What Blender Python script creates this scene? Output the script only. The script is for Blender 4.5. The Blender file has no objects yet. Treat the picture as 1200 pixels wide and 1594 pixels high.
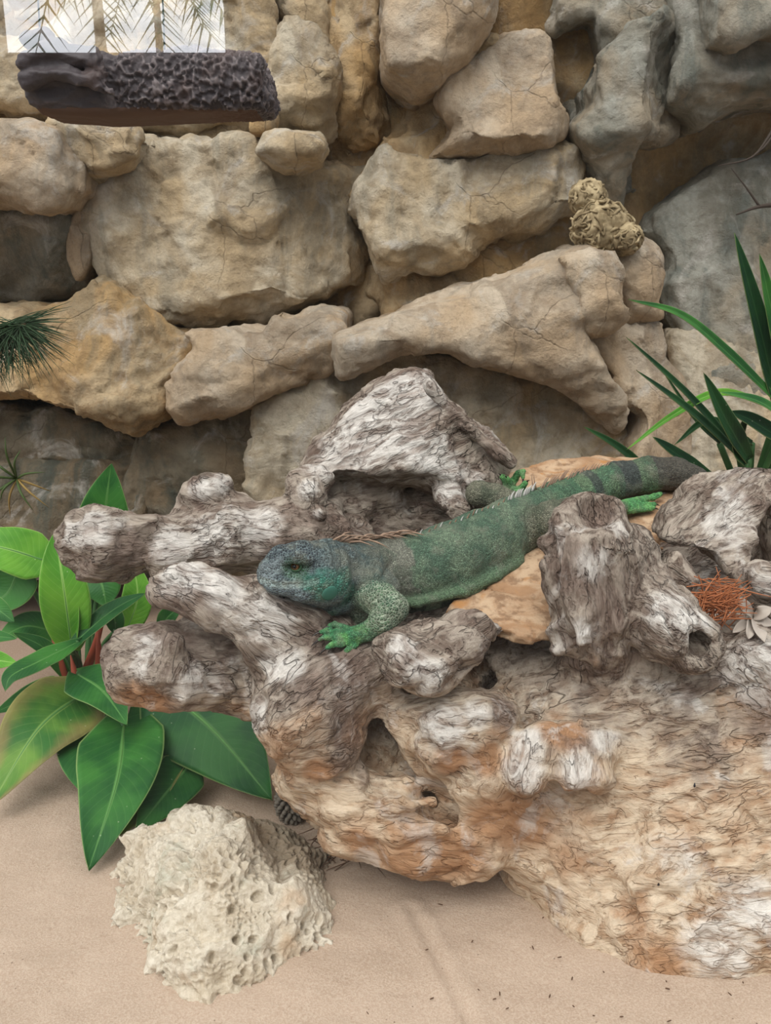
import bpy, math, os
import numpy as np
from mathutils import Vector, Matrix

# ------------------------------------------------------------------ camera, world, light, exposure
scene = bpy.context.scene
COL = scene.collection
FPX, PITCH, CAM_Z = 1450.0, math.radians(15.0), 0.82
cam_data = bpy.data.cameras.new('camera')
cam_data.sensor_fit = 'VERTICAL'
cam_data.sensor_height = 24.0
cam_data.lens = 24.0 * FPX / 1594.0
cam_data.clip_start = 0.02
cam = bpy.data.objects.new('camera', cam_data)
cam.location = (0, 0, CAM_Z)
cam.rotation_euler = (math.pi / 2 - PITCH, 0, 0)
COL.objects.link(cam)
scene.camera = cam

TINT = 0.10          # added unseen sheets pass a tenth of the daylight; reflected sky stays bright
world = bpy.data.worlds.new('overcast_sky')
scene.world = world
world.use_nodes = True
wn = world.node_tree
wn.nodes.clear()
w_out = wn.nodes.new('ShaderNodeOutputWorld')
w_bg = wn.nodes.new('ShaderNodeBackground')
w_tc = wn.nodes.new('ShaderNodeTexCoord')
w_sep = wn.nodes.new('ShaderNodeSeparateXYZ')
w_ramp = wn.nodes.new('ShaderNodeValToRGB')
w_ramp.color_ramp.elements[0].position = 0.0
w_ramp.color_ramp.elements[0].color = (0.31, 0.335, 0.37, 1)
w_ramp.color_ramp.elements[1].position = 1.0
w_ramp.color_ramp.elements[1].color = (1.0, 1.0, 1.0, 1)
wn.links.new(w_tc.outputs['Generated'], w_sep.inputs[0])
wn.links.new(w_sep.outputs['Z'], w_ramp.inputs[0])
wn.links.new(w_ramp.outputs[0], w_bg.inputs['Color'])
w_bg.inputs['Strength'].default_value = 1.05 / TINT
wn.links.new(w_bg.outputs[0], w_out.inputs[0])

sun_data = bpy.data.lights.new('hazy_sun_offscreen', 'SUN')
sun_data.energy = 1.75 / TINT
sun_data.angle = math.radians(45)
sun_data.color = (1.0, 0.98, 0.95)
sun = bpy.data.objects.new('hazy_sun_offscreen', sun_data)
sun.rotation_euler = (math.radians(34), math.radians(-16), 0)
sun.location = (-1, -1, 4)
COL.objects.link(sun)

scene.view_settings.view_transform = 'Standard'
scene.view_settings.look = 'None'
scene.view_settings.exposure = 0.66
scene.view_settings.gamma = 1.0
scene.view_settings.use_curve_mapping = False
scene.cycles.max_bounces = 6
scene.cycles.diffuse_bounces = 3
scene.cycles.glossy_bounces = 2
scene.cycles.caustics_reflective = False
scene.cycles.caustics_refractive = False

# ------------------------------------------------------------------ layout helpers
CP, SP = math.cos(PITCH), math.sin(PITCH)
CAM = np.array([0, 0, CAM_Z])

def ray(px, py):
    a, b = (px - 600.0) / FPX, (py - 797.0) / FPX
    return np.array([a, CP - b * SP, -SP - b * CP])

def P(px, py, Y):
    d = ray(px, py)
    return CAM + d * (Y / d[1])

def G(px, py, z=0.0):
    d = ray(px, py)
    return CAM + d * ((z - CAM_Z) / d[2])

def R(px, py, Y, r):
    d = ray(px, py)
    return r * (Y / d[1]) / FPX

def nodes3(pts):
    """(px, py, Y, r_px) -> list of (xyz, r_m)"""
    return [(P(p[0], p[1], p[2]), R(p[0], p[1], p[2], p[3])) for p in pts]

rng = np.random.default_rng(7)

# ------------------------------------------------------------------ noise
_perm = np.random.default_rng(3).permutation(256).astype(np.int32)
_grad = np.random.default_rng(4).normal(size=(256, 3)).astype(np.float32)
_grad /= np.linalg.norm(_grad, axis=1)[:, None]
_jit = np.random.default_rng(5).random((256, 3)).astype(np.float32)

def _hash(i, j, k):
    return _perm[(_perm[(_perm[i & 255] + j) & 255] + k) & 255]

def perlin(p, seed=0):
    p = np.asarray(p, np.float32) + np.float32(seed * 17.31)
    f = np.floor(p)
    i = f.astype(np.int32)
    t = p - f
    u = t * t * t * (t * (t * 6 - 15) + 10)
    out = np.zeros(len(p), np.float32)
    for dx in (0, 1):
        wx = u[:, 0] if dx else 1 - u[:, 0]
        for dy in (0, 1):
            wy = wx * (u[:, 1] if dy else 1 - u[:, 1])
            for dz in (0, 1):
                w = wy * (u[:, 2] if dz else 1 - u[:, 2])
                g = _grad[_hash(i[:, 0] + dx, i[:, 1] + dy, i[:, 2] + dz)]
                out += w * (g[:, 0] * (t[:, 0] - dx) + g[:, 1] * (t[:, 1] - dy) + g[:, 2] * (t[:, 2] - dz))
    return out * 1.5

def fbm(p, octv=4, seed=0, gain=0.5):
    p = np.asarray(p, np.float32)
    o, a = np.zeros(len(p), np.float32), 1.0
    for k in range(octv):
        o += a * perlin(p * (2.0 ** k), seed + k)
        a *= gain
    return o

def ridged(p, octv=4, seed=0, gain=0.5):
    p = np.asarray(p, np.float32)
    o, a = np.zeros(len(p), np.float32), 1.0
    for k in range(octv):
        o += a * (1 - 2 * np.abs(perlin(p * (2.0 ** k), seed + k)))
        a *= gain
    return o

def worley(p, seed=0, vec=False):
    p = np.asarray(p, np.float32) + np.float32(seed * 9.7)
    f = np.floor(p)
    i = f.astype(np.int32)
    t = p - f
    f1 = np.full(len(p), 9.0, np.float32)
    f2 = f1.copy()
    idx = np.zeros(len(p), np.int32)
    v1 = np.zeros((len(p), 3), np.float32)
    v2 = v1.copy()
    i2 = idx.copy()
    for dx in (-1, 0, 1):
        for dy in (-1, 0, 1):
            for dz in (-1, 0, 1):
                hsh = _hash(i[:, 0] + dx, i[:, 1] + dy, i[:, 2] + dz)
                q = _jit[hsh] + np.array([dx, dy, dz], np.float32) - t
                d = np.einsum('ij,ij->i', q, q)
                m = d < f1
                if vec:
                    m2 = (~m) & (d < f2)
                    v2 = np.where(m[:, None], v1, np.where(m2[:, None], q, v2))
                    i2 = np.where(m, idx, np.where(m2, hsh, i2))
                    v1 = np.where(m[:, None], q, v1)
                f2 = np.where(m, f1, np.minimum(f2, d))
                idx = np.where(m, hsh, idx)
                f1 = np.where(m, d, f1)
    if vec:
        return np.sqrt(f1), np.sqrt(f2), idx, i2, v1, v2
    return np.sqrt(f1), np.sqrt(f2), idx

def facets(p, seed=0, soft=0.16):
    """broken planes: every cell tilts its own way, in units of the cell size."""
    f1, f2, a, b, va, vb = worley(p, seed, True)
    da = np.einsum('ij,ij->i', _grad[a], va)
    db = np.einsum('ij,ij->i', _grad[b], vb)
    w = 0.5 + 0.5 * sstep(0, soft, f2 - f1)
    return da * w + db * (1 - w)

def sstep(a, b, x):
    t = np.clip((x - a) / (b - a), 0, 1)
    return t * t * (3 - 2 * t)

# ------------------------------------------------------------------ signed distance fields -> meshes
def poly_sdf(pts, U, V):
    """pts (n,2); signed distance on the grid U,V (negative inside)."""
    pts = np.asarray(pts, np.float32)
    d = np.full(U.shape, 1e9, np.float32)
    ins = np.zeros(U.shape, bool)
    n = len(pts)
    for a in range(n):
        p, q = pts[a], pts[(a + 1) % n]
        ex, ey = q - p
        wx, wy = U - p[0], V - p[1]
        t = np.clip((wx * ex + wy * ey) / (ex * ex + ey * ey + 1e-12), 0, 1)
        d = np.minimum(d, (wx - ex * t) ** 2 + (wy - ey * t) ** 2)
        c = (p[1] > V) != (q[1] > V)
        if abs(ey) > 1e-12:
            ins ^= c & (U < ex * (V - p[1]) / ey + p[0])
    return np.where(ins, -1, 1) * np.sqrt(d)

def smin(a, b, k):
    h = np.maximum(k - np.abs(a - b), 0) / k
    return np.minimum(a, b) - h * h * k * 0.25

def smax(a, b, k):
    h = np.maximum(k - np.abs(a - b), 0) / k
    return np.maximum(a, b) + h * h * k * 0.25

class Field:
    def __init__(self, lo, hi, h):
        self.lo, self.h = np.asarray(lo, np.float32), h
        n = np.ceil((np.asarray(hi) - np.asarray(lo)) / h).astype(int) + 1
        self.ax = [self.lo[i] + h * np.arange(n[i], dtype=np.float32) for i in range(3)]
        self.F = np.full(n, 9.0, np.float32)
        self.groups = []          # list of lists of (a, b, ra, rb)

    def win(self, lo, hi):
        s = []
        for i in range(3):
            a = int(max(0, math.floor((lo[i] - self.lo[i]) / self.h)))
            b = int(min(len(self.ax[i]), math.ceil((hi[i] - self.lo[i]) / self.h) + 1))
            if b <= a:
                return None
            s.append(slice(a, b))
        X = self.ax[0][s[0]][:, None, None]
        Y = self.ax[1][s[1]][None, :, None]
        Z = self.ax[2][s[2]][None, None, :]
        return tuple(s), X, Y, Z

    def put(self, s, d, k, sub):
        d = d.astype(np.float32)
        self.F[s] = smax(self.F[s], -d, k) if sub else smin(self.F[s], d, k)

    def cap(self, a, b, ra, rb, k=0.02, sub=False, flat=None):
        """round cone; flat = (unit axis, scale): squash distances along that axis by scale (>1 is thinner)."""
        m = max(ra, rb) + k + 3 * self.h
        w = self.win(np.minimum(a, b) - m, np.maximum(a, b) + m)
        if w is None:
            return
        s, X, Y, Z = w
        ab = b - a
        L2 = float(ab @ ab) + 1e-9
        dx, dy, dz = X - a[0], Y - a[1], Z - a[2]
        t = np.clip((dx * ab[0] + dy * ab[1] + dz * ab[2]) / L2, 0, 1)
        dx, dy, dz = dx - t * ab[0], dy - t * ab[1], dz - t * ab[2]
        r2 = dx * dx + dy * dy + dz * dz
        if flat is not None:
            ax, sc = np.asarray(flat[0], float), flat[1]
            ax = ax / np.linalg.norm(ax)
            c = dx * ax[0] + dy * ax[1] + dz * ax[2]
            r2 = r2 + c * c * (sc * sc - 1)
            g = np.sqrt(r2 + c * c * (sc ** 4 - sc ** 2)) + 1e-6
            rr = np.sqrt(r2)
            d = rr * (rr - (ra + (rb - ra) * t)) / g
        else:
            d = np.sqrt(r2) - (ra + (rb - ra) * t)
        self.put(s, d, k, sub)

    def chain(self, pts, k=0.02, sub=False, flat=None, group=True, part=None):
        nd = nodes3(pts)
        segs = []
        if len(nd) == 1:
            nd = nd + [(nd[0][0] + np.array([0, 0, 1e-4]), nd[0][1])]
        for (a, ra), (b, rb) in zip(nd[:-1], nd[1:]):
            self.cap(a, b, ra, rb, k, sub, flat)
            segs.append((a, b, ra, rb))
        if group and not sub:
            self.groups.append((segs, part))

    def ell(self, c, rad, k=0.02, sub=False, rot=None):
        rad = np.asarray(rad, float)
        m = rad.max() + k + 3 * self.h
        w = self.win(c - m, c + m)
        if w is None:
            return
        s, X, Y, Z = w
        dx, dy, dz = X - c[0], Y - c[1], Z - c[2]
        M = np.eye(3) if rot is None else np.asarray(rot)
        k0 = k1 = 0
        for i in range(3):
            q = (dx * M[i][0] + dy * M[i][1] + dz * M[i][2]) / rad[i]
            k0 = k0 + q * q
            k1 = k1 + (q / rad[i]) ** 2
        k0 = np.sqrt(k0)
        d = k0 * (k0 - 1) / (np.sqrt(k1) + 1e-6)
        self.put(s, d, k, sub)

    def slab(self, outline, Y0, planes, back, k_edge=0.03, k_plane=0.03, k=0.02, flare=0.0, sub=False, grow=0.0):
        """outline in pixels seen at depth Y0, front faces = facet planes, thick to Y0+back."""
        pts = np.array([P(x, y, Y0)[[0, 2]] for x, y in outline])
        m = k + k_edge + 4 * self.h
        fr = min([p[2] for p in planes] + [0]) - 0.25
        w = self.win([pts[:, 0].min() - m, Y0 + fr, pts[:, 1].min() - m], [pts[:, 0].max() + m, Y0 + back + m, pts[:, 1].max() + m])
        if w is None:
            return
        s, X, Y, Z = w
        U, V = X[:, 0, :] + 0 * Z[0], Z[0] + 0 * X[:, 0, :]
        dp = poly_sdf(pts, U, V) - grow
        yf = None
        for (px, py, dy, sx, sz) in planes:
            c = P(px, py, Y0)
            pl = (Y0 + dy + sx * (U - c[0]) + sz * (V - c[2])) 
            n = 1.0 / math.sqrt(1 + sx * sx + sz * sz)
            yf = pl if yf is None else smax(yf, pl, k_plane)
        g0, g1 = np.gradient(yf, self.h)
        nrm = 1.0 / np.sqrt(1 + np.clip(g0 ** 2 + g1 ** 2, 0, 9))
        front = (yf[:, None, :] - Y) * nrm[:, None, :]
        d = smax(dp[:, None, :] - flare * (Y - Y0), front, k_edge)
        d = np.maximum(d, Y - (Y0 + back))
        self.put(s, d, k, sub)

    def sample(self, p):
        """field value at world points, 9 outside the grid"""
        i = np.round((np.asarray(p) - self.lo) / self.h).astype(int)
        ok = ((i >= 0) & (i < np.array(self.F.shape))).all(1)
        v = np.full(len(i), 9.0, np.float32)
        v[ok] = self.F[i[ok, 0], i[ok, 1], i[ok, 2]]
        return v

    def trim(self, other, ov=0.006, k=0.004):
        """cut this field back to where it only presses ov deep into the other one"""
        olo = other.lo + other.h
        ohi = np.array([ax[-1] for ax in other.ax]) - other.h
        w = self.win(np.maximum(olo, self.lo), np.minimum(ohi, [ax[-1] for ax in self.ax]))
        if w is None:
            return
        s, A = w[0], other.F
        for i in range(3):
            q = np.clip((self.ax[i][s[i]] - other.lo[i]) / other.h, 0, A.shape[i] - 1.001)
            j = q.astype(int)
            t = (q - j).astype(np.float32).reshape([-1 if m_ == i else 1 for m_ in range(3)])
            A = A.take(j, i) * (1 - t) + A.take(j + 1, i) * t
        self.F[s] = smax(self.F[s], -A - ov, k)

    def mesh(self):
        return surface_nets(self.F, self.lo, self.h)

def surface_nets(F, lo, h):
    F = F.copy()
    for i in range(3):
        sl = [slice(None)] * 3
        for e in (0, -1):
            sl[i] = e
            F[tuple(sl)] = np.maximum(F[tuple(sl)], h)
    I = F < 0
    nx, ny, nz = F.shape
    cnt = np.zeros((nx - 1, ny - 1, nz - 1), np.int8)
    for a in (0, 1):
        for b in (0, 1):
            for c in (0, 1):
                cnt += I[a:nx - 1 + a, b:ny - 1 + b, c:nz - 1 + c]
    act = (cnt > 0) & (cnt < 8)
    ii, jj, kk = np.nonzero(act)
    n = len(ii)
    idx = np.full(act.shape, -1, np.int32)
    idx[ii, jj, kk] = np.arange(n)
    acc = np.zeros((n, 3), np.float32)
    num = np.zeros(n, np.float32)
    corners = [(a, b, c) for a in (0, 1) for b in (0, 1) for c in (0, 1)]
    for ca in corners:
        for axis in range(3):
            if ca[axis]:
                continue
            cb = list(ca)
            cb[axis] = 1
            fa = F[ii + ca[0], jj + ca[1], kk + ca[2]]
            fb = F[ii + cb[0], jj + cb[1], kk + cb[2]]
            m = (fa < 0) != (fb < 0)
            t = np.where(m, fa / np.where(m, fa - fb, 1), 0)
            pos = np.zeros((n, 3), np.float32) + np.array(ca, np.float32)
            pos[:, axis] += t
            acc += pos * m[:, None]
            num += m
    V = (acc / num[:, None] + np.stack([ii, jj, kk], 1)) * h + lo
    quads = []
    for axis in range(3):
        a, b = [(1, 2), (2, 0), (0, 1)][axis]
        s0 = [slice(None)] * 3
        s1 = [slice(None)] * 3
        s0[axis] = slice(0, -1)
        s1[axis] = slice(1, None)
        ch = I[tuple(s0)] != I[tuple(s1)]
        e = np.stack(np.nonzero(ch), 1)
        e = e[(e[:, a] > 0) & (e[:, b] > 0)]
        q = []
        for (da, db) in ((0, 0), (-1, 0), (-1, -1), (0, -1)):
            c = e.copy()
            c[:, a] += da
            c[:, b] += db
            ok = (c[:, a] < act.shape[a]) & (c[:, b] < act.shape[b]) & (c[:, axis] < act.shape[axis])
            c = np.minimum(c, np.array(act.shape) - 1)
            q.append(np.where(ok, idx[c[:, 0], c[:, 1], c[:, 2]], -1))
        q = np.stack(q, 1)
        inside_first = I[e[:, 0], e[:, 1], e[:, 2]]
        q = np.where(inside_first[:, None], q, q[:, ::-1])
        quads.append(q[(q >= 0).all(1)])
    return V.astype(np.float32), np.concatenate(quads).astype(np.int32)

def vnormals(V, Q):
    n = np.cross(V[Q[:, 2]] - V[Q[:, 0]], V[Q[:, 3]] - V[Q[:, 1]])
    N = np.zeros_like(V)
    for c in range(4):
        for i in range(3):
            N[:, i] += np.bincount(Q[:, c], n[:, i], len(V)).astype(np.float32)
    return N / (np.linalg.norm(N, axis=1)[:, None] + 1e-9)

def largest_part(V, Q):
    """drop loose islands that float free of the main piece."""
    lab = np.arange(len(V))
    for _ in range(400):
        m = lab[Q].min(1)
        new = lab.copy()
        for c in range(4):
            np.minimum.at(new, Q[:, c], m)
        new = new[new]
        if (new == lab).all():
            break
        lab = new
    u, cts = np.unique(lab[Q[:, 0]], return_counts=True)
    keep = lab[Q[:, 0]] == u[cts.argmax()]
    Q = Q[keep]
    used = np.unique(Q)
    mp = np.full(len(V), -1, np.int32)
    mp[used] = np.arange(len(used))
    return V[used], mp[Q]

def surf(f, px, py, y0=0.9, y1=1.7):
    """first hit of the pixel's ray with the field"""
    d = ray(px, py)
    ts = np.linspace(y0, y1, 1600) / d[1]
    pts = CAM + ts[:, None] * d
    idx = np.round((pts - f.lo) / f.h).astype(int)
    ok = ((idx >= 0) & (idx < np.array(f.F.shape))).all(1)
    val = np.full(len(ts), 9.0)
    val[ok] = f.F[idx[ok, 0], idx[ok, 1], idx[ok, 2]]
    k = np.argmax(val < 0)
    return pts[k] if val[k] < 0 else P(px, py, 1.15)

# ------------------------------------------------------------------ object helpers
def make_mesh(name, V, Q, smooth=True):
    V = np.ascontiguousarray(V, np.float32)
    Q = np.ascontiguousarray(Q, np.int32)
    me = bpy.data.meshes.new(name)
    me.vertices.add(len(V))
    me.vertices.foreach_set('co', V.ravel())
    nf, k = Q.shape
    me.loops.add(nf * k)
    me.loops.foreach_set('vertex_index', Q.ravel())
    me.polygons.add(nf)
    me.polygons.foreach_set('loop_start', np.arange(0, nf * k, k, dtype=np.int32))
    me.update(calc_edges=True)
    me.polygons.foreach_set('use_smooth', np.full(nf, smooth, bool))
    return me

def obj(name, me, mat=None, parent=None, loc=None):
    """link a mesh as one object; mesh coordinates are in world space unless loc re-origins them."""
    o = bpy.data.objects.new(name, me)
    COL.objects.link(o)
    if mat is not None and len(me.materials) == 0:
        me.materials.append(mat)
    if parent is not None:
        o.parent = parent
    if loc is not None:
        o.location = loc
    return o

def empty(name, loc=(0, 0, 0)):
    o = bpy.data.objects.new(name, None)
    o.empty_display_size = 0.05
    o.location = loc
    COL.objects.link(o)
    return o

def tag(o, label=None, cat=None, group=None, kind=None):
    for k_, v in (('label', label), ('category', cat), ('group', group), ('kind', kind)):
        if v:
            o[k_] = v
    return o

def fattr(me, name, data, dom='POINT'):
    data = np.ascontiguousarray(data, np.float32)
    if data.ndim == 1:
        a = me.attributes.new(name, 'FLOAT', dom)
        a.data.foreach_set('value', data)
    else:
        a = me.attributes.new(name, 'FLOAT_VECTOR', dom)
        a.data.foreach_set('vector', data.ravel())

def tube_mesh(pts, rads, seg=6, cap=True):
    """swept tube through 3D points; returns V, list of faces."""
    pts = np.asarray(pts, float)
    n = len(pts)
    tan = np.gradient(pts, axis=0)
    tan /= np.linalg.norm(tan, axis=1)[:, None] + 1e-12
    up = np.array([0.13, 0.21, 0.97])
    V, Fc = [], []
    prev = np.cross(tan[0], up)
    prev /= np.linalg.norm(prev) + 1e-12
    for i in range(n):
        u = prev - tan[i] * (prev @ tan[i])
        u /= np.linalg.norm(u) + 1e-12
        v = np.cross(tan[i], u)
        prev = u
        for s in range(seg):
            a = 2 * math.pi * s / seg
            V.append(pts[i] + rads[i] * (math.cos(a) * u + math.sin(a) * v))
    for i in range(n - 1):
        for s in range(seg):
            s2 = (s + 1) % seg
            Fc.append((i * seg + s, i * seg + s2, (i + 1) * seg + s2, (i + 1) * seg + s))
    if cap:
        Fc.append(tuple(reversed(range(seg))))
        Fc.append(tuple((n - 1) * seg + s for s in range(seg)))
    return V, Fc

def pymesh(name, V, Fc, smooth=True):
    me = bpy.data.meshes.new(name)
    me.from_pydata([tuple(map(float, v)) for v in V], [], [tuple(map(int, f)) for f in Fc])
    me.polygons.foreach_set('use_smooth', [smooth] * len(me.polygons))
    me.update()
    return me

def smooth_curve(pts, n=12):
    """Catmull-Rom through 3D points."""
    p = np.asarray(pts, float)
    if len(p) == 2:
        t = np.linspace(0, 1, n)[:, None]
        return p[0] * (1 - t) + p[1] * t
    q = np.vstack([2 * p[0] - p[1], p, 2 * p[-1] - p[-2]])
    out = []
    m = len(p) - 1
    for x in np.linspace(0, m, n):
        i = min(int(x), m - 1)
        t = x - i
        a, b, c, d = q[i], q[i + 1], q[i + 2], q[i + 3]
        out.append(0.5 * (2 * b + (c - a) * t + (2 * a - 5 * b + 4 * c - d) * t * t + (3 * b - a - 3 * c + d) * t ** 3))
    return np.array(out)

# ------------------------------------------------------------------ material helpers
class Mat:
    def __init__(self, name, rough=0.8, spec=0.25):
        self.m = bpy.data.materials.new(name)
        self.m.use_nodes = True
        self.t = self.m.node_tree
        self.t.nodes.clear()
        self.out = self.t.nodes.new('ShaderNodeOutputMaterial')
        self.b = self.t.nodes.new('ShaderNodeBsdfPrincipled')
        self.b.inputs['Roughness'].default_value = rough
        self.b.inputs['Specular IOR Level'].default_value = spec
        self.t.links.new(self.b.outputs[0], self.out.inputs[0])

    def n(self, typ, ins=None, **props):
        nd = self.t.nodes.new('ShaderNode' + typ)
        for k, v in props.items():
            setattr(nd, k, v)
        for k, v in (ins or {}).items():
            self.set(nd.inputs[k], v)
        return nd

    def set(self, sock, v):
        if isinstance(v, bpy.types.NodeSocket):
            self.t.links.new(v, sock)
        elif v is not None:
            if sock.type == 'RGBA' and len(v) == 3:
                v = (*v, 1)
            sock.default_value = v

    def math(self, op, a, b=None, c=None, clamp=False):
        nd = self.t.nodes.new('ShaderNodeMath')
        nd.operation = op
        nd.use_clamp = clamp
        for i, v in enumerate((a, b, c)):
            if v is not None:
                self.set(nd.inputs[i], v)
        return nd.outputs[0]

    def noise(self, vec, scale, detail=4, rough=0.55, dist=0.0):
        return self.n('TexNoise', {'Vector': vec, 'Scale': scale, 'Detail': detail, 'Roughness': rough, 'Distortion': dist}).outputs['Fac']

    def step(self, v, a, b, lo=0.0, hi=1.0):
        nd = self.n('MapRange', {'Value': v, 'From Min': a, 'From Max': b, 'To Min': lo, 'To Max': hi}, interpolation_type='SMOOTHSTEP')
        return nd.outputs[0]

    def mix(self, f, a, b, blend='MIX'):
        nd = self.t.nodes.new('ShaderNodeMix')
        nd.data_type = 'RGBA'
        nd.blend_type = blend
        self.set(nd.inputs[0], f)
        self.set(nd.inputs[6], a)
        self.set(nd.inputs[7], b)
        return nd.outputs[2]

    def fmix(self, f, a, b):
        nd = self.t.nodes.new('ShaderNodeMix')
        nd.data_type = 'FLOAT'
        self.set(nd.inputs[0], f)
        self.set(nd.inputs[2], a)
        self.set(nd.inputs[3], b)
        return nd.outputs[0]

    def ramp(self, f, stops):
        nd = self.t.nodes.new('ShaderNodeValToRGB')
        cr = nd.color_ramp
        while len(cr.elements) < len(stops):
            cr.elements.new(0.5)
        for e, (p, c) in zip(cr.elements, stops):
            e.position = p
            e.color = (*c, 1) if len(c) == 3 else c
        self.set(nd.inputs[0], f)
        return nd.outputs[0]

    def attr(self, name, out='Vector'):
        return self.n('Attribute', attribute_name=name).outputs[out]

    def coord(self, out='Object'):
        return self.n('TexCoord').outputs[out]

    def pos(self):
        return self.n('NewGeometry').outputs['Position']

    def bump(self, h, strength=0.5, dist=0.005, normal=None):
        ins = {'Height': h, 'Strength': strength, 'Distance': dist}
        if normal is not None:
            ins['Normal'] = normal
        return self.n('Bump', ins).outputs[0]

    def done(self, color=None, normal=None, rough=None):
        if color is not None:
            self.set(self.b.inputs['Base Color'], color)
        if normal is not None:
            self.set(self.b.inputs['Normal'], normal)
        if rough is not None:
            self.set(self.b.inputs['Roughness'], rough)
        return self.m

def srgb(r, g, b):
    f = lambda c: (c / 255 / 12.92) if c <= 10 else ((c / 255 + 0.055) / 1.055) ** 2.4
    return (f(r), f(g), f(b))

def plain(name, rgb, rough=0.7, spec=0.3):
    m = Mat(name, rough, spec)
    return m.done((*rgb, 1))

# ------------------------------------------------------------------ materials of the setting
def rock_material(name, light, mid, stain, warm, wet=0.3, scale=1.0):
    """sculpted rock: light ground colour, ochre patches, grey-green water stains, fine granular relief."""
    m = Mat(name, 0.85, 0.2)
    v = m.coord()
    big = m.noise(v, 4.0 * scale, 4, 0.55, 0.8)
    med = m.noise(v, 11.0 * scale, 6, 0.65, 1.2)
    fine = m.noise(v, 90.0, 6, 0.72)
    streak_v = m.n('Mapping', {'Vector': v, 'Scale': (10, 10, 3.2)}).outputs[0]
    streak = m.noise(streak_v, 1.0, 5, 0.62, 1.0)
    c = m.mix(m.step(big, 0.40, 0.60), light, warm)
    c = m.mix(m.step(med, 0.44, 0.66, 0, 0.8), c, mid)
    c = m.mix(m.step(streak, 0.48, 0.66, 0, 0.45 + wet), c, stain)
    pale = m.noise(v, 7.0 * scale, 5, 0.62, 1.4)
    c = m.mix(m.step(pale, 0.54, 0.70, 0, 0.65), c, srgb(206, 200, 190))
    wash = m.noise(m.n('VectorMath', {0: v, 1: (2.3, 5.1, 1.7)}, operation='ADD').outputs[0], 6.0, 5, 0.62, 1.0)
    c = m.mix(m.step(wash, 0.54, 0.70, 0, 0.55), c, m.mix(0.5, mid, srgb(84, 68, 50)))
    c = m.mix(m.step(fine, 0.30, 0.62, 0.42, 0.0), c, m.mix(0.55, c, srgb(92, 76, 58)))
    # hairline cracks
    wv = m.n('VectorMath', {0: v, 1: m.n('VectorMath', {0: m.n('TexNoise', {'Vector': v, 'Scale': 5.0, 'Detail': 5}).outputs['Color'], 1: (0.16, 0.16, 0.16)}, operation='MULTIPLY').outputs[0]}, operation='ADD').outputs[0]
    vor = m.n('TexVoronoi', {'Vector': wv, 'Scale': 2.2}, feature='DISTANCE_TO_EDGE').outputs['Distance']
    gate = m.step(m.noise(v, 3.0, 2), 0.54, 0.64)
    crack = m.math('MULTIPLY', m.step(vor, 0.0, 0.005, 1, 0), gate)
    c = m.mix(m.math('MULTIPLY', crack, 0.28), c, srgb(70, 58, 46))
    n1 = m.bump(m.noise(v, 26.0, 9, 0.68, 0.1), 0.9, 0.018)
    n2 = m.bump(m.math('SUBTRACT', fine, m.math('MULTIPLY', crack, 0.6)), 0.6, 0.006, n1)
    return m.done(c, n2)

M = {}
M['rock_tan'] = rock_material('tan_rock', srgb(208, 195, 172), srgb(178, 158, 128), srgb(138, 134, 120), srgb(198, 174, 138), 0.1)
M['rock_ochre'] = rock_material('ochre_rock', srgb(198, 175, 140), srgb(166, 136, 98), srgb(134, 127, 108), srgb(190, 156, 108), 0.1)
M['rock_grey'] = rock_material('grey_rock', srgb(164, 162, 150), srgb(130, 126, 112), srgb(96, 104, 98), srgb(164, 150, 128), 0.2)
M['rock_pink'] = rock_material('warm_rock', srgb(206, 189, 166), srgb(178, 156, 130), srgb(142, 136, 125), srgb(196, 170, 138), 0.0)
M['rock_moss'] = rock_material('mossy_rock', srgb(138, 130, 112), srgb(108, 100, 84), srgb(76, 86, 80), srgb(134, 116, 92), 0.3)

def sand_material():
    m = Mat('sand', 0.95, 0.1)
    v = m.pos()
    big = m.noise(v, 5.0, 3)
    g = m.noise(v, 420.0, 3, 0.7)
    g2 = m.noise(v, 120.0, 4, 0.7)
    c = m.mix(m.step(big, 0.35, 0.7), srgb(180, 157, 137), srgb(166, 143, 123))
    c = m.mix(m.step(g, 0.36, 0.66, 0, 0.55), c, srgb(204, 186, 166))
    c = m.mix(m.step(g2, 0.60, 0.72, 0, 0.35), c, srgb(140, 112, 90))
    vor = m.n('TexVoronoi', {'Vector': v, 'Scale': 85.0, 'Randomness': 1.0})
    spot = m.math('MULTIPLY', m.step(vor.outputs['Distance'], 0.05, 0.12, 1, 0), m.step(m.noise(v, 9.0, 2), 0.5, 0.62))
    c = m.mix(m.math('MULTIPLY', spot, 0.8), c, srgb(84, 62, 48))
    soil = m.step(m.n('SeparateXYZ', {0: m.n('VectorMath', {0: v, 1: m.n('VectorMath', {0: m.n('TexNoise', {'Vector': v, 'Scale': 9.0}).outputs['Color'], 1: (0.22, 0.22, 0)}, operation='MULTIPLY').outputs[0]}, operation='ADD').outputs[0]}).outputs['Y'], 1.52, 1.66)
    c = m.mix(m.math('MULTIPLY', soil, 0.55), c, srgb(120, 96, 78))
    n1 = m.bump(g2, 0.5, 0.003)
    n2 = m.bump(g, 0.6, 0.0015, n1)
    return m.done(c, n2)
M['sand'] = sand_material()

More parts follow.
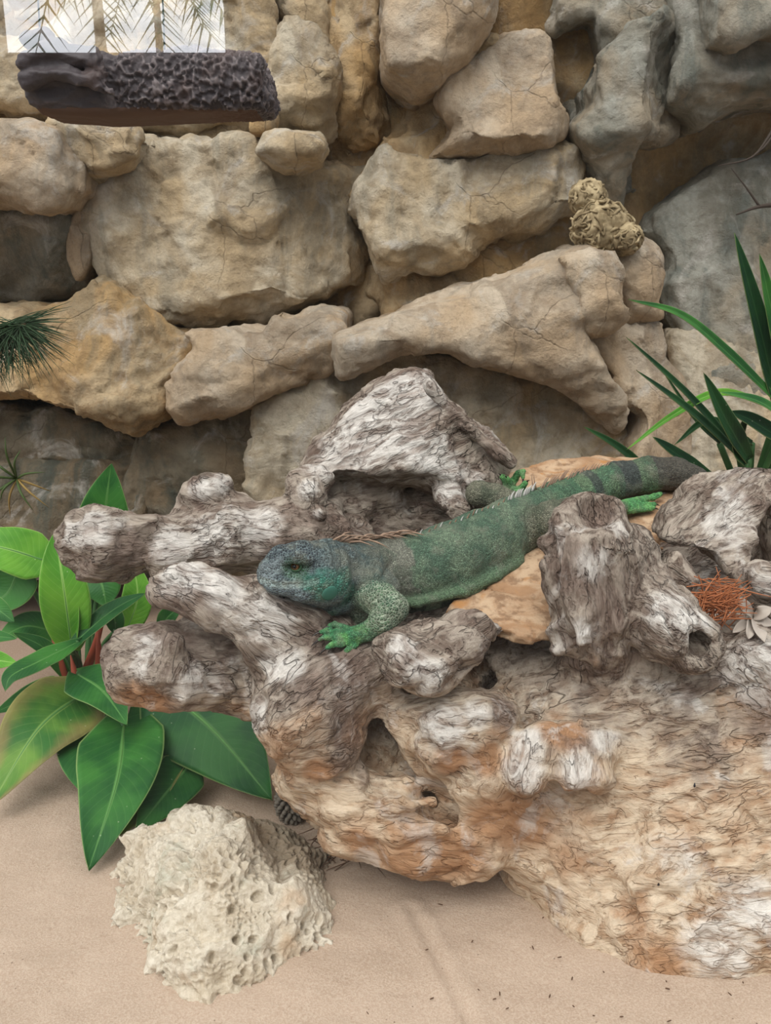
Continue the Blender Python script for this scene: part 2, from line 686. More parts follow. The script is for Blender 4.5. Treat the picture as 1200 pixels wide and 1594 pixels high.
# ------------------------------------------------------------------ floor of sand
def build_floor():
    xs = np.concatenate([np.linspace(-2.2, -0.9, 18)[:-1], np.linspace(-0.9, 0.9, 260), np.linspace(0.9, 2.2, 18)[1:]])
    ys = np.concatenate([np.linspace(0.36, 0.7, 30)[:-1], np.linspace(0.7, 1.6, 180), np.linspace(1.6, 2.7, 40)[1:]])
    X, Y = np.meshgrid(xs, ys, indexing='ij')
    p = np.stack([X.ravel(), Y.ravel(), 0 * X.ravel()], 1)
    z = 0.006 * fbm(p * 4, 3, 2) + 0.0022 * fbm(p * 22, 3, 5)
    # shallow drag furrow in front of the stump
    a, b = G(640, 1410)[:2], G(740, 1600)[:2]
    ab = b - a
    t = np.clip(((p[:, :2] - a) @ ab) / (ab @ ab), 0, 1)
    d = np.linalg.norm(p[:, :2] - a - t[:, None] * ab, axis=1)
    z += 0.004 * np.exp(-((d - 0.012) / 0.010) ** 2) - 0.004 * np.exp(-(d / 0.010) ** 2)
    # sand drifts up a little at the porous stone and at the wall
    c = G(340, 1430)[:2]
    z += 0.012 * np.exp(-(np.linalg.norm(p[:, :2] - c, axis=1) / 0.22) ** 2)
    z += 0.05 * sstep(1.5, 2.3, p[:, 1])
    p[:, 2] = z - 0.004
    ny = len(ys)
    i, j = np.meshgrid(np.arange(len(xs) - 1), np.arange(ny - 1), indexing='ij')
    q = (i * ny + j).ravel()
    Q = np.stack([q, q + ny, q + ny + 1, q + 1], 1)
    o = obj('floor', make_mesh('floor', p, Q), M['sand'])
    tag(o, kind='structure')
    return o
floor = build_floor()

# ------------------------------------------------------------------ back wall of sculpted rock
wall = empty('wall_back', (0, 2.4, 0))
tag(wall, kind='structure')
wall_inv = Matrix.Translation((0, -2.4, 0))

def wall_piece(name, outline, Y0, planes, back=0.3, mat='rock_tan', ke=0.035, kp=0.012, h=0.007, amp=0.010, seed=0, flare=0.0, ext=None):
    pts = np.array([P(x, y, Y0) for x, y in outline])
    lo = pts.min(0) - 0.06
    hi = pts.max(0) + 0.06
    lo[1], hi[1] = Y0 - 0.22, Y0 + back + 0.05
    f = Field(lo, hi, h)
    f.slab(outline, Y0, planes, back, ke, kp, 0.01, flare, grow=0.006)
    if ext:
        ext(f)
    V, Q = f.mesh()
    V, Q = largest_part(V, Q)
    N = vnormals(V, Q)
    wp = V + 0.035 * np.stack([perlin(V * 7, seed + 50 + i) for i in range(3)], 1)
    k_ = amp / 0.010
    d = amp * 0.9 * fbm(V * 5.0, 3, seed) + k_ * 0.030 * facets(wp * 5.5, seed) + k_ * 0.0125 * facets(wp * 14, seed + 1) + k_ * 0.0045 * facets(wp * 34, seed + 2)
    d += k_ * (0.003 * fbm(V * 42, 3, seed + 5) - 0.006 * sstep(0.5, 1.1, ridged(wp * 8, 3, seed + 9)))
    V = V + N * d[:, None]
    c = V.mean(0)
    o = obj(name, make_mesh(name, V - c, Q), M[mat], wall)
    o.location = Vector(c) - Vector((0, 2.4, 0))
    return o

# backing: one rough sheet well behind the stones so the joints end in rock
def backing():
    n = 150
    xs, zs = np.linspace(-1.7, 1.7, n), np.linspace(-0.05, 2.0, n)
    X, Z = np.meshgrid(xs, zs, indexing='ij')
    p = np.stack([X.ravel(), 0 * X.ravel(), Z.ravel()], 1)
    p[:, 1] = 2.25 + 0.04 * fbm(p * 4, 4, 11) + 0.05 * facets(p * 6, 3)
    front = p.copy()
    rear = p.copy()
    rear[:, 1] = 2.75
    i, j = np.meshgrid(np.arange(n - 1), np.arange(n - 1), indexing='ij')
    q = (i * n + j).ravel()
    Qa = np.stack([q, q + n, q + n + 1, q + 1], 1)
    V = np.vstack([front, rear]) - np.array([0, 2.4, 0])
    o = obj('rock_core', make_mesh('rock_core', V, np.vstack([Qa, Qa[:, ::-1] + n * n])), M['rock_ochre'], wall)
    return o
backing()

# planes: (px, py, depth offset, slope to the right, slope upward)
STONES = [
 # top left, behind the hanging log
 ([(-280, 40), (20, 28), (60, 20), (95, -60), (-280, -60)], 2.22, [(0, 40, 0, 0.2, 0.3)], 'rock_tan'),
 ([(-280, 70), (0, 55), (50, 22), (95, -10), (150, -60), (410, -60), (425, 40), (430, 130), (400, 190), (200, 200), (40, 175), (-280, 175)], 2.14, [(150, 100, 0.0, 0.0, 0.12), (120, 20, 0.02, -0.2, 0.7), (60, 150, 0.0, 0, -0.5)], 'rock_tan'),
 ([(415, 70), (440, 20), (480, 40), (512, 90), (520, 150), (512, 212), (470, 215), (418, 195), (408, 130)], 2.08, [(455, 90, 0, 0.05, 0.25), (470, 160, 0.005, 0.1, -0.7), (510, 120, 0.02, 1.4, 0.1)], 'rock_tan'),
 ([(480, -60), (600, -60), (608, 60), (608, 190), (592, 228), (545, 236), (520, 215), (522, 120), (500, 50)], 2.16, [(560, 100, 0, -0.15, 0.15), (590, 120, 0.02, 1.2, 0), (560, 200, 0.01, 0, -0.7), (530, 40, 0.02, -0.7, 0.2)], 'rock_ochre'),
 ([(400, -60), (500, -60), (510, 60), (480, 50), (430, 20)], 2.2, [(450, 0, 0, 0, 0.2)], 'rock_tan'),
 # ledge stone pieces left
 ([(200, 180), (300, 175), (390, 178), (420, 205), (470, 225), (400, 240), (200, 235)], 2.22, [(300, 200, 0, 0, 0.5)], 'rock_tan'),
 # top centre boulder
 ([(600, -60), (790, -60), (775, 20), (735, 70), (680, 120), (650, 132), (608, 98), (600, 40)], 1.98, [(650, 40, 0, -0.1, 0.2), (720, 30, 0.0, 0.75, -0.35), (650, 110, 0.0, 0.1, -1.1)], 'rock_pink'),
 # tall centre stone with the overhanging chin
 ([(765, 62), (800, 35), (860, 30), (872, 50), (872, 110), (890, 190), (885, 208), (850, 222), (760, 240), (684, 246), (672, 240), (715, 195), (690, 150), (700, 120)], 2.04, [(790, 150, 0, 0.0, 0.35), (730, 110, 0.0, -0.7, 0.25), (790, 226, 0.0, 0.0, -2.2), (872, 130, 0.02, 1.3, 0.1), (720, 225, 0.0, -0.5, -0.9)], 'rock_pink'),
 # face left of it that runs down between the stones
 ([(690, 60), (780, 60), (800, 240), (700, 300), (560, 330), (540, 300), (590, 240), (615, 200), (640, 130)], 2.16, [(650, 220, 0, -0.25, 0.25)], 'rock_ochre'),
 # big centre lower stone
 ([(600, 232), (700, 236), (880, 218), (905, 222), (925, 260), (928, 310), (880, 330), (850, 360), (806, 372), (780, 378), (690, 428), (640, 420), (600, 440), (575, 400), (560, 370), (537, 325), (545, 300)], 2.06, [(720, 310, 0, 0.05, 0.22), (580, 320, 0.0, -0.6, 0.15), (690, 420, 0.0, 0.15, -1.6), (905, 260, 0.01, 0.9, 0.1), (820, 360, 0.03, 0.3, -0.8)], 'rock_tan'),
 ([(600, 400), (690, 405), (790, 370), (900, 320), (925, 345), (905, 395), (790, 440), (690, 480), (602, 500), (572, 455), (575, 415)], 2.16, [(700, 440, 0, 0.05, 0.2), (600, 470, 0, -0.7, 0.1)], 'rock_ochre'),
 # large slab left of centre
 ([(215, 212), (300, 208), (480, 203), (498, 232), (540, 250), (582, 250), (560, 290), (537, 330), (562, 385), (556, 430), (500, 468), (430, 492), (330, 522), (288, 522), (210, 490), (140, 445), (108, 390), (100, 345), (130, 300), (190, 240)], 2.06, [(280, 370, 0, -0.03, 0.22), (436, 380, 0.0, 0.75, 0.2), (330, 500, 0.01, 0.2, -1.0), (300, 240, 0.01, 0.0, 0.9), (150, 400, 0.02, -0.5, 0.0)], 'rock_tan'),
 ([(410, 205), (490, 203), (500, 225), (490, 240), (440, 248), (400, 235)], 1.98, [(450, 215, 0, 0.0, 0.6), (450, 240, 0.005, 0, -1.0)], 'rock_tan'),
 # left overhanging pair
 ([(70, 182), (180, 176), (208, 192), (217, 215), (200, 238), (170, 258), (110, 292), (60, 290), (40, 220)], 1.98, [(170, 200, 0.0, 0.0, 0.3), (130, 210, 0.0, -0.4, -0.5), (150, 262, 0.02, 0.2, -1.6), (212, 210, 0.01, 1.2, 0)], 'rock_tan'),
 ([(-280, 195), (20, 185), (75, 200), (110, 255), (112, 290), (90, 320), (55, 328), (0, 318), (-280, 330)], 1.94, [(40, 230, 0, 0.0, 0.35), (40, 300, 0.0, 0.05, -0.5), (90, 250, 0.005, 0.9, 0.0)], 'rock_pink'),
 ([(-280, 315), (50, 320), (100, 330), (104, 400), (118, 450), (60, 470), (0, 480), (-280, 490)], 2.08, [(30, 400, 0, 0.1, 0.12), (40, 345, 0.0, 0, -0.7), (95, 400, 0.01, 0.7, 0)], 'rock_grey'),
 ([(102, 345), (122, 315), (138, 330), (140, 400), (120, 430), (105, 400)], 2.1, [(120, 370, 0, -0.4, 0.1)], 'rock_pink'),
 # peaked rock lower left
 ([(72, 478), (92, 455), (128, 437), (150, 443), (175, 470), (240, 510), (300, 546), (272, 580), (246, 640), (225, 668), (190, 682), (150, 668), (90, 648), (30, 620), (-280, 600), (-280, 500), (30, 480)], 1.93, [(140, 560, 0, -0.05, 0.32), (215, 560, 0.0, 0.55, 0.2), (150, 655, 0.0, 0.1, -1.0), (130, 450, 0.01, 0.1, 0.8)], 'rock_ochre'),
 # sill rock between the peak and the long ledge
 ([(246, 640), (250, 605), (275, 580), (300, 545), (285, 525), (400, 520), (422, 496), (440, 506), (490, 490), (528, 500), (530, 540), (522, 575), (480, 605), (420, 625), (330, 655), (270, 672)], 1.90, [(400, 560, 0.0, 0.0, 0.45), (460, 560, 0.01, 0.35, -0.3), (330, 640, 0.0, 0.0, -0.9), (265, 620, 0.0, -0.5, 0.1)], 'rock_pink'),
 # the long ledge
 ([(528, 535), (600, 508), (700, 470), (800, 435), (880, 400), (935, 386), (950, 400), (930, 470), (912, 515), (940, 560), (985, 625), (998, 655), (985, 688), (930, 645), (880, 608), (820, 592), (740, 575), (700, 552), (640, 548), (580, 570), (530, 588)], 1.82, [(720, 510, 0.0, 0.0, 0.55), (760, 540, 0.0, 0.1, 0.05), (660, 550, 0.0, 0.0, -0.6), (900, 590, 0.0, 0.2, -0.5), (940, 560, 0.0, 0.7, 0.25)], 'rock_pink'),
 ([(880, 405), (930, 386), (962, 392), (982, 430), (980, 490), (950, 515), (912, 520), (905, 480)], 1.84, [(930, 440, 0, 0.0, 0.2), (940, 490, 0.0, 0.1, -0.6), (965, 430, 0.0, 0.8, 0.1)], 'rock_pink'),
 ([(955, 372), (1000, 362), (1035, 385), (1040, 430), (1025, 470), (1045, 495), (985, 498), (972, 440)], 1.93, [(1000, 410, 0, 0.1, 0.3), (1000, 470, 0.0, 0, -0.4), (1030, 410, 0.01, 0.9, 0)], 'rock_pink'),
 ([(915, 530), (985, 495), (1045, 495), (1058, 560), (1110, 640), (1120, 740), (960, 760), (1000, 655), (950, 580)], 1.93, [(1010, 600, 0.0, 0.15, 0.3), (1060, 560, 0.02, 0.9, 0.0)], 'rock_pink'),
 # recessed face below the long ledge
 ([(500, 575), (640, 540), (800, 580), (900, 600), (990, 680), (1000, 800), (380, 820), (400, 640)], 1.98, [(700, 650, 0, 0.05, 0.18)], 'rock_tan'),
 ([(380, 560), (540, 560), (520, 600), (410, 660), (400, 830), (180, 830), (200, 660), (300, 640)], 2.02, [(300, 720, 0, 0.0, 0.08)], 'rock_moss'),
 ([(-280, 610), (60, 640), (200, 680), (240, 700), (235, 860), (-280, 860)], 2.04, [(80, 740, 0, 0.0, 0.05), (60, 680, 0.0, 0, -0.35)], 'rock_moss'),
 ([(-280, 745), (90, 735), (150, 720), (215, 725), (225, 900), (-280, 900)], 1.98, [(80, 800, 0, 0.1, 0.4)], 'rock_moss'),
 # grey rocks upper right
 ([(872, -60), (1010, -60), (1060, 30), (1050, 120), (960, 140), (940, 60), (930, 20), (870, 30)], 2.12, [(960, 20, 0, 0.0, 0.2), (910, 40, 0.0, -0.2, -0.5)], 'rock_grey'),
 ([(872, 35), (940, 28), (950, 90), (940, 200), (990, 300), (960, 310), (925, 240), (890, 190), (872, 110)], 2.24, [(900, 140, 0, -0.2, 0.1)], 'rock_grey'),
 ([(945, 80), (1000, 20), (1080, -20), (1120, 40), (1125, 130), (1100, 185), (1060, 205), (1010, 212), (995, 335), (985, 345), (940, 260), (912, 190), (945, 150)], 2.0, [(1020, 110, 0, 0.0, 0.3), (960, 250, 0.0, -0.35, 0.15), (1050, 180, 0.0, 0.1, -0.7), (1000, 260, 0.0, 1.3, 0.0)], 'rock_grey'),
 ([(1060, -60), (1480, -60), (1480, 130), (1210, 150), (1100, 190), (1060, 150), (1070, 60)], 2.03, [(1140, 60, 0, 0.0, 0.25), (1140, 160, 0.0, 0, -0.6)], 'rock_grey'),
 ([(1120, -60), (1480, -60), (1480, 40), (1200, 50), (1150, 78), (1120, 60)], 1.94, [(1180, 20, 0, 0.0, 0.3), (1170, 60, 0.0, 0, -0.8)], 'rock_grey'),
 # lower right face
 ([(990, 240), (1100, 180), (1480, 150), (1480, 300), (1010, 380)], 2.3, [(1100, 240, 0, 0, -0.3)], 'rock_grey'),
 ([(1010, 360), (1030, 330), (1080, 290), (1150, 240), (1480, 190), (1480, 640), (1050, 640), (1060, 560), (1040, 480), (1042, 400)], 2.12, [(1110, 420, 0, 0.05, 0.25), (1030, 400, 0.02, -0.8, 0.1)], 'rock_grey'),
 ([(1060, 520), (1480, 500), (1480, 820), (1060, 820)], 2.05, [(1110, 600, 0, 0.05, 0.35)], 'rock_tan'),
 ([(392, 190), (396, 172), (420, 168), (426, 180), (420, 202), (392, 204)], 2.03, [(405, 185, 0, 0.3, 0.2), (420, 180, 0, 1.2, 0)], 'rock_ochre'),
]
def build_stones():
    for i, s in enumerate(STONES):
        small = (max(p[0] for p in s[0]) - min(p[0] for p in s[0])) < 60
        wall_piece('stone', s[0], s[1], s[2], 0.12 if small else 0.34, s[3], ke=0.012 if small else 0.035, amp=0.0025 if small else {'rock_pink': 0.0062, 'rock_grey': 0.007}.get(s[3], 0.0095), seed=40 + 3 * i)
build_stones()

# ------------------------------------------------------------------ driftwood
def wood_material(name, orange=1.0, pale=1.0, z0=0.16, z1=0.34):
    """weathered wood: silver-white ridges, grey-brown grain, dark cracks; tan where the wood is low and less bleached."""
    m = Mat(name, 0.82, 0.2)
    ga, gb, w = m.attr('grain_a'), m.attr('grain_b'), m.attr('grain_mix', 'Fac')
    v = m.pos()
    def both(fn):
        return m.fmix(w, fn(ga), fn(gb))
    flow = both(lambda g: m.noise(g, 13.0, 5, 0.55, 1.2))          # slow field whose contours are the wavy grain
    fine = both(lambda g: m.noise(g, 130.0, 6, 0.65, 1.0))
    coarse = both(lambda g: m.noise(g, 42.0, 6, 0.62, 1.4))
    line = m.math('ABSOLUTE', m.math('SUBTRACT', m.math('FRACT', m.math('MULTIPLY', flow, 16.0)), 0.5))
    cr = m.math('ABSOLUTE', m.math('SUBTRACT', m.math('FRACT', m.math('MULTIPLY', flow, 4.0)), 0.5))
    patch = m.noise(v, 12.0, 5, 0.62, 0.8)
    patch2 = m.noise(v, 7.0, 5, 0.58, 1.0)
    patch3 = m.noise(m.n('VectorMath', {0: v, 1: (3.7, 1.9, 5.1)}, operation='ADD').outputs[0], 8.0, 5, 0.6, 1.0)
    zz = m.n('SeparateXYZ', {0: v}).outputs['Z']
    jit = m.math('SUBTRACT', patch, 0.5)
    jit2 = m.math('ADD', m.math('MULTIPLY', jit, 1.6), m.math('MULTIPLY', m.math('SUBTRACT', coarse, 0.5), 1.5))
    grow = lambda nm, a0, b0: m.math('MULTIPLY', m.step(m.math('ADD', m.attr(nm, 'Fac'), jit2), a0, b0), m.step(m.attr(nm, 'Fac'), 0.0, 0.25))
    low = m.step(m.math('ADD', zz, m.math('MULTIPLY', m.math('SUBTRACT', patch2, 0.5), 0.40)), z0, z1, 1, 0)
    grey = m.mix(m.step(coarse, 0.38, 0.60), srgb(120, 104, 92), srgb(176, 163, 148))
    tan = m.mix(m.step(coarse, 0.36, 0.60), srgb(184, 154, 124), srgb(220, 200, 174))
    c = m.mix(m.math('MULTIPLY', low, orange), grey, tan)
    rust = m.math('MAXIMUM', m.math('MULTIPLY', m.math('MULTIPLY', m.step(patch3, 0.48, 0.66), m.step(low, 0.0, 0.8)), 0.6 * orange), m.math('MULTIPLY', grow('rust', 0.2, 1.1), 0.8))
    c = m.mix(rust, c, m.mix(coarse, srgb(140, 90, 54), srgb(190, 140, 94)))
    brown = m.math('MULTIPLY', m.step(patch2, 0.54, 0.62), m.step(low, 0.0, 1.0, 0.6, 0.1))
    brown = m.math('MAXIMUM', brown, m.math('MULTIPLY', grow('stain', 0.2, 1.1), 0.85))
    c = m.mix(brown, c, m.mix(m.step(fine, 0.35, 0.65), srgb(82, 64, 56), srgb(136, 116, 104)))
    white = m.math('MAXIMUM', m.step(patch, 0.56, 0.66, 0, 0.55 * pale), m.math('MULTIPLY', grow('bleach', 0.15, 1.15), 0.85))
    c = m.mix(white, c, m.mix(m.step(coarse, 0.36, 0.58), srgb(180, 168, 158), srgb(226, 220, 212)))
    c = m.mix(m.math('MULTIPLY', m.step(fine, 0.38, 0.58, 0.50, 0.0), m.step(low, 0.0, 1.0, 1.0, 0.6)), c, m.mix(0.55, c, srgb(84, 62, 50)))
    ln = m.math('MULTIPLY', m.step(line, 0.0, 0.26, 1, 0), m.step(coarse, 0.40, 0.58, 1, 0.0))
    brk = m.step(m.noise(v, 26.0, 4, 0.6), 0.50, 0.60)
    ck = m.math('MULTIPLY', m.step(cr, 0.0, 0.020, 1, 0), brk)
    web = m.n('TexVoronoi', {'Vector': m.n('VectorMath', {0: ga, 1: m.n('VectorMath', {0: m.n('TexNoise', {'Vector': ga, 'Scale': 40.0, 'Detail': 3}).outputs['Color'], 1: (0.05, 0.05, 0.05)}, operation='MULTIPLY').outputs[0]}, operation='ADD').outputs[0], 'Scale': 30.0}, feature='DISTANCE_TO_EDGE').outputs['Distance']
    wb = m.math('MULTIPLY', m.step(web, 0.0, 0.035, 1, 0), m.step(patch3, 0.46, 0.54))
    c = m.mix(m.math('MULTIPLY', ln, m.step(low, 0.0, 1.0, 0.34, 0.24)), c, m.mix(low, srgb(96, 76, 66), srgb(136, 100, 70)))
    c = m.mix(m.math('MULTIPLY', wb, m.step(low, 0.0, 1.0, 0.32, 0.20)), c, m.mix(low, srgb(70, 54, 46), srgb(112, 80, 56)))
    c = m.mix(m.math('MULTIPLY', ck, m.step(low, 0.0, 1.0, 0.45, 0.30)), c, m.mix(low, srgb(46, 34, 30), srgb(84, 58, 42)))
    hgt = m.math('ADD', m.math('MULTIPLY', coarse, 0.9), m.math('MULTIPLY', fine, 0.35))
    hgt = m.math('SUBTRACT', hgt, m.math('ADD', m.math('MULTIPLY', ln, 0.25), m.math('MULTIPLY', m.math('MAXIMUM', ck, m.math('MULTIPLY', wb, 0.7)), 0.6)))
    return m.done(c, m.bump(hgt, m.step(low, 0.0, 1.0, 1.0, 0.75), 0.010))

M['wood'] = wood_material('weathered_wood')
M['wood_grey'] = wood_material('silver_wood', 0.35, 1.0, -0.5, -0.4)

def seg_dist(p, segs):
    d = np.full(len(p), 9.0, np.float32)
    for a, b, ra, rb in segs:
        ab = b - a
        t = np.clip(((p - a) @ ab) / (ab @ ab + 1e-9), 0, 1)
        q = p - a - t[:, None] * ab
        d = np.minimum(d, np.sqrt((q * q).sum(1)) - (ra + (rb - ra) * t))
    return d

def grain_setup(groups):
    fr = []
    for segs, part in groups:
        ax = segs[-1][1] - segs[0][0]
        if np.linalg.norm(ax) < 0.01:
            ax = np.array([0.7, -0.3, 0.6])
        fr.append((segs[0][0], ax / np.linalg.norm(ax)))
    return fr

def grain_coord(p, fr, gi, squash=0.30):
    a, d = fr[gi]
    q = p - a
    s = q @ d
    return q - np.outer(s, d) * (1 - squash) + 3.17 * gi

def finish_wood(f, root, mat, seed, amp=0.007, parts=None, **zones):
    V, Q = f.mesh()
    V, Q = largest_part(V, Q)
    fr = grain_setup(f.groups)
    def top2(p):
        D = np.stack([seg_dist(p, g[0]) for g in f.groups], 1)
        o = np.argsort(D, axis=1)[:, :2] if D.shape[1] > 1 else np.zeros((len(p), 2), int)
        da = np.take_along_axis(D, o[:, :1], 1)[:, 0]
        db = np.take_along_axis(D, o[:, 1:2], 1)[:, 0]
        return o[:, 0], o[:, 1], 0.5 * np.clip(1 - (db - da) / 0.05, 0, 1)
    def gcoords(p, ids):
        out = np.zeros_like(p)
        for g in range(len(f.groups)):
            m_ = ids == g
            if m_.any():
                out[m_] = grain_coord(p[m_], fr, g)
        return out
    # relief: grain furrows, knobs and worn hollows
    N = vnormals(V, Q)
    ia, ib, w = top2(V)
    warp = 0.012 * np.stack([perlin(V * 22, seed + i) for i in range(3)], 1)
    A, B = gcoords(V + warp, ia), gcoords(V + warp, ib)
    def rel(G_):
        return 0.55 * ridged(G_ * 26, 3, seed, 0.55) + 0.5 * fbm(G_ * 60, 2, seed + 4)
    furrow = rel(A) * (1 - w) + rel(B) * w
    lumps = fbm(V * 13, 3, seed + 8)
    wp = V + 0.02 * np.stack([perlin(V * 14, seed + 60 + i) for i in range(3)], 1)
    d = amp * (0.55 * furrow + 0.8 * lumps + 1.9 * facets(wp * 16, seed + 70, 0.3) + 0.55 * facets(wp * 40, seed + 71, 0.3))
    pit = sstep(0.28, 0.55, fbm(V * 17, 2, seed + 14))
    d -= amp * 0.9 * pit
    V = (V + N * d[:, None]).astype(np.float32)
    N = vnormals(V, Q)
    zone = {}
    for zn in ('bleach', 'stain', 'rust'):
        z = np.zeros(len(V), np.float32)
        for (x, y, Y, r) in zones.get(zn, []):
            z = np.maximum(z, sstep(1.6, 0.4, np.linalg.norm(V - P(x, y, Y), axis=1) / R(x, y, Y, r)))
        zone[zn] = z
    cen = V[Q].mean(1)
    fa, fb, fw = top2(cen)
    names = [(g[1] or parts or 'trunk') for g in f.groups]
    uniq = []
    for n_ in names:
        if n_ not in uniq:
            uniq.append(n_)
    # every branch group that asks for its own part becomes one seamless piece of the same surface
    out = []
    base = np.array(root.location)
    for pn in uniq:
        ids = [i for i, n_ in enumerate(names) if n_ == pn]
        sel = np.isin(fa, ids)
        if not sel.any():
            continue
        q = Q[sel]
        used = np.unique(q)
        mp = np.full(len(V), -1, np.int32)
        mp[used] = np.arange(len(used))
        me = make_mesh(pn.split('#')[0], V[used] - base, mp[q])
        vv = V[q.ravel()]
        ga = gcoords(vv, np.repeat(fa[sel], 4))
        gb = gcoords(vv, np.repeat(fb[sel], 4))
        fattr(me, 'grain_a', ga, 'CORNER')
        fattr(me, 'grain_b', gb, 'CORNER')
        fattr(me, 'grain_mix', np.repeat(fw[sel], 4), 'CORNER')
        for zn, z in zone.items():
            fattr(me, zn, z[used])
        me.normals_split_custom_set_from_vertices(N[used].tolist())
        out.append(obj(pn.split('#')[0], me, mat, root))
    return out

def build_stump():
    base = G(1000, 1450)
    root = empty('driftwood_stump', tuple(base))
    tag(root, 'huge tan and grey weathered driftwood stump resting on the sand, iguana on top', 'driftwood')
    f = Field([-0.50, 0.80, -0.06], [0.80, 1.62, 0.62], 0.0037)
    T = 'trunk'
    # core mass and foot on the sand
    f.chain([(560, 1110, 1.22, 105), (760, 1120, 1.26, 165), (960, 1170, 1.28, 210), (1130, 1230, 1.28, 240)], 0.06, part=T)
    f.chain([(1040, 1385, 1.115, 212), (1200, 1370, 1.14, 235)], 0.08, part='foot')
    f.chain([(1000, 1230, 1.16, 165), (1190, 1200, 1.17, 200)], 0.06, part='foot')
    f.chain([(900, 1130, 1.17, 120), (1050, 1090, 1.18, 130), (1200, 1080, 1.19, 130)], 0.05, part=T)
    f.chain([(800, 1270, 1.15, 100), (900, 1300, 1.13, 120)], 0.05, part=T)
    # top deck under the lizard
    f.chain([(500, 1010, 1.19, 70), (640, 1010, 1.24, 90), (800, 990, 1.32, 100), (960, 950, 1.40, 110), (1080, 900, 1.46, 110)], 0.05, part=T)
    # left block: upper lip and lower tier
    f.chain([(446, 1128, 1.04, 46), (480, 1090, 1.065, 66), (560, 1050, 1.09, 62)], 0.03, part='lip')
    f.chain([(520, 1150, 1.06, 52), (470, 1150, 1.065, 50)], 0.03, part='lip')
    f.chain([(466, 1206, 1.09, 34), (540, 1255, 1.085, 52), (620, 1276, 1.08, 60), (720, 1265, 1.09, 82)], 0.03, part='lower_root')
    f.chain([(565, 1300, 1.06, 34), (640, 1318, 1.06, 36), (740, 1322, 1.07, 40)], 0.03, part='lower_root')
    f.chain([(470, 1200, 1.06, 26), (560, 1225, 1.05, 30), (640, 1240, 1.06, 30)], 0.02, part='lower_root')
    # belly bulge above the hollow, and the bulge in front of it
    f.chain([(640, 1120, 1.065, 40), (700, 1135, 1.055, 48), (760, 1120, 1.075, 46)], 0.03, part=T)
    f.chain([(660, 1165, 1.06, 34), (740, 1200, 1.06, 50), (800, 1230, 1.09, 60)], 0.03, part=T)
    # pale toe-like knobs
    f.chain([(822, 1172, 1.045, 34), (812, 1206, 1.02, 29)], 0.014, part='knot#1')
    f.chain([(892, 1178, 1.04, 30), (890, 1212, 1.015, 25)], 0.014, part='knot#2')
    f.chain([(930, 1178, 1.04, 30), (932, 1210, 1.015, 24)], 0.014, part='knot#2')
    f.chain([(838, 1180, 1.04, 30), (842, 1204, 1.02, 20)], 0.014, part='knot#1')
    f.chain([(845, 1150, 1.06, 24), (960, 1165, 1.06, 22)], 0.02, part=T)
    # knuckle at the front edge of the deck
    f.chain([(618, 1008, 1.06, 29), (640, 1032, 1.035, 37), (672, 1048, 1.03, 36)], 0.018, part='knuckle')
    f.chain([(665, 1040, 1.035, 34), (708, 1012, 1.06, 34), (730, 980, 1.085, 24), (775, 984, 1.12, 16)], 0.02, part='knuckle')
    f.chain([(655, 992, 1.07, 22), (695, 978, 1.085, 18)], 0.02, part='knuckle')
    # left finger under the lizard's chin
    f.chain([(272, 908, 1.11, 27), (330, 922, 1.10, 31), (400, 945, 1.10, 38), (470, 985, 1.12, 55), (520, 1030, 1.13, 60)], 0.03, part='branch#1')
    f.chain([(262, 918, 1.105, 16), (330, 950, 1.09, 14), (400, 1000, 1.085, 22), (430, 1060, 1.09, 34)], 0.02, part='branch#1')
    # lower left stub
    f.chain([(215, 1040, 1.11, 52), (250, 1038, 1.11, 60), (330, 1040, 1.14, 56), (420, 1055, 1.17, 55)], 0.025, part='branch#2')
    f.chain([(190, 1010, 1.11, 24), (240, 990, 1.10, 22)], 0.02, part='branch#2')
    f.chain([(195, 1075, 1.10, 22), (260, 1080, 1.10, 20)], 0.02, part='branch#2')
    f.chain([(270, 1000, 1.07, 14), (268, 1045, 1.065, 12)], 0.02, part='branch#2')
    f.chain([(280, 990, 1.13, 20), (370, 985, 1.15, 22)], 0.03, part='branch#2')
    # upright sawn stub
    f.chain([(920, 826, 1.14, 58), (926, 870, 1.13, 60), (925, 940, 1.12, 62), (920, 1000, 1.13, 55)], 0.025, part='stub#1')
    f.chain([(895, 860, 1.10, 26), (905, 930, 1.085, 24), (908, 992, 1.06, 17)], 0.015, part='stub#1')
    f.chain([(880, 830, 1.13, 28), (872, 845, 1.13, 20), (846, 840, 1.14, 9)], 0.012, part='stub#1')
    f.chain([(985, 850, 1.16, 34), (990, 930, 1.15, 45), (1000, 1000, 1.16, 60)], 0.03, part='stub#1')
    f.chain([(860, 900, 1.12, 16), (880, 990, 1.10, 18), (870, 1005, 1.10, 12)], 0.015, part='stub#1')
    f.chain([(848, 880, 1.12, 7), (870, 905, 1.12, 10)], 0.01, part='stub#1')
    # stub that points down and right with a hollow end
    f.chain([(1010, 940, 1.13, 48), (1040, 970, 1.09, 50), (1078, 1000, 1.06, 44)], 0.02, part='stub#2')
    f.chain([(1050, 888, 1.17, 22), (1068, 905, 1.16, 18)], 0.015, part='stub#2')
    # right shoulder
    f.chain([(1180, 1030, 1.10, 56), (1240, 1060, 1.10, 70)], 0.03, part='branch#3')
    # ---- hollows
    c = lambda x, y, Y: P(x, y, Y)
    f.chain([(588, 1100, 1.04, 14), (602, 1148, 1.012, 46), (575, 1190, 1.015, 32)], 0.016, sub=True)         # scoop under the lip
    f.chain([(608, 1190, 1.03, 18), (640, 1212, 1.03, 31), (682, 1255, 1.04, 31), (702, 1300, 1.045, 15)], 0.008, sub=True)          # big eye socket
    f.chain([(625, 1203, 1.08, 22), (684, 1260, 1.09, 26)], 0.012, sub=True)
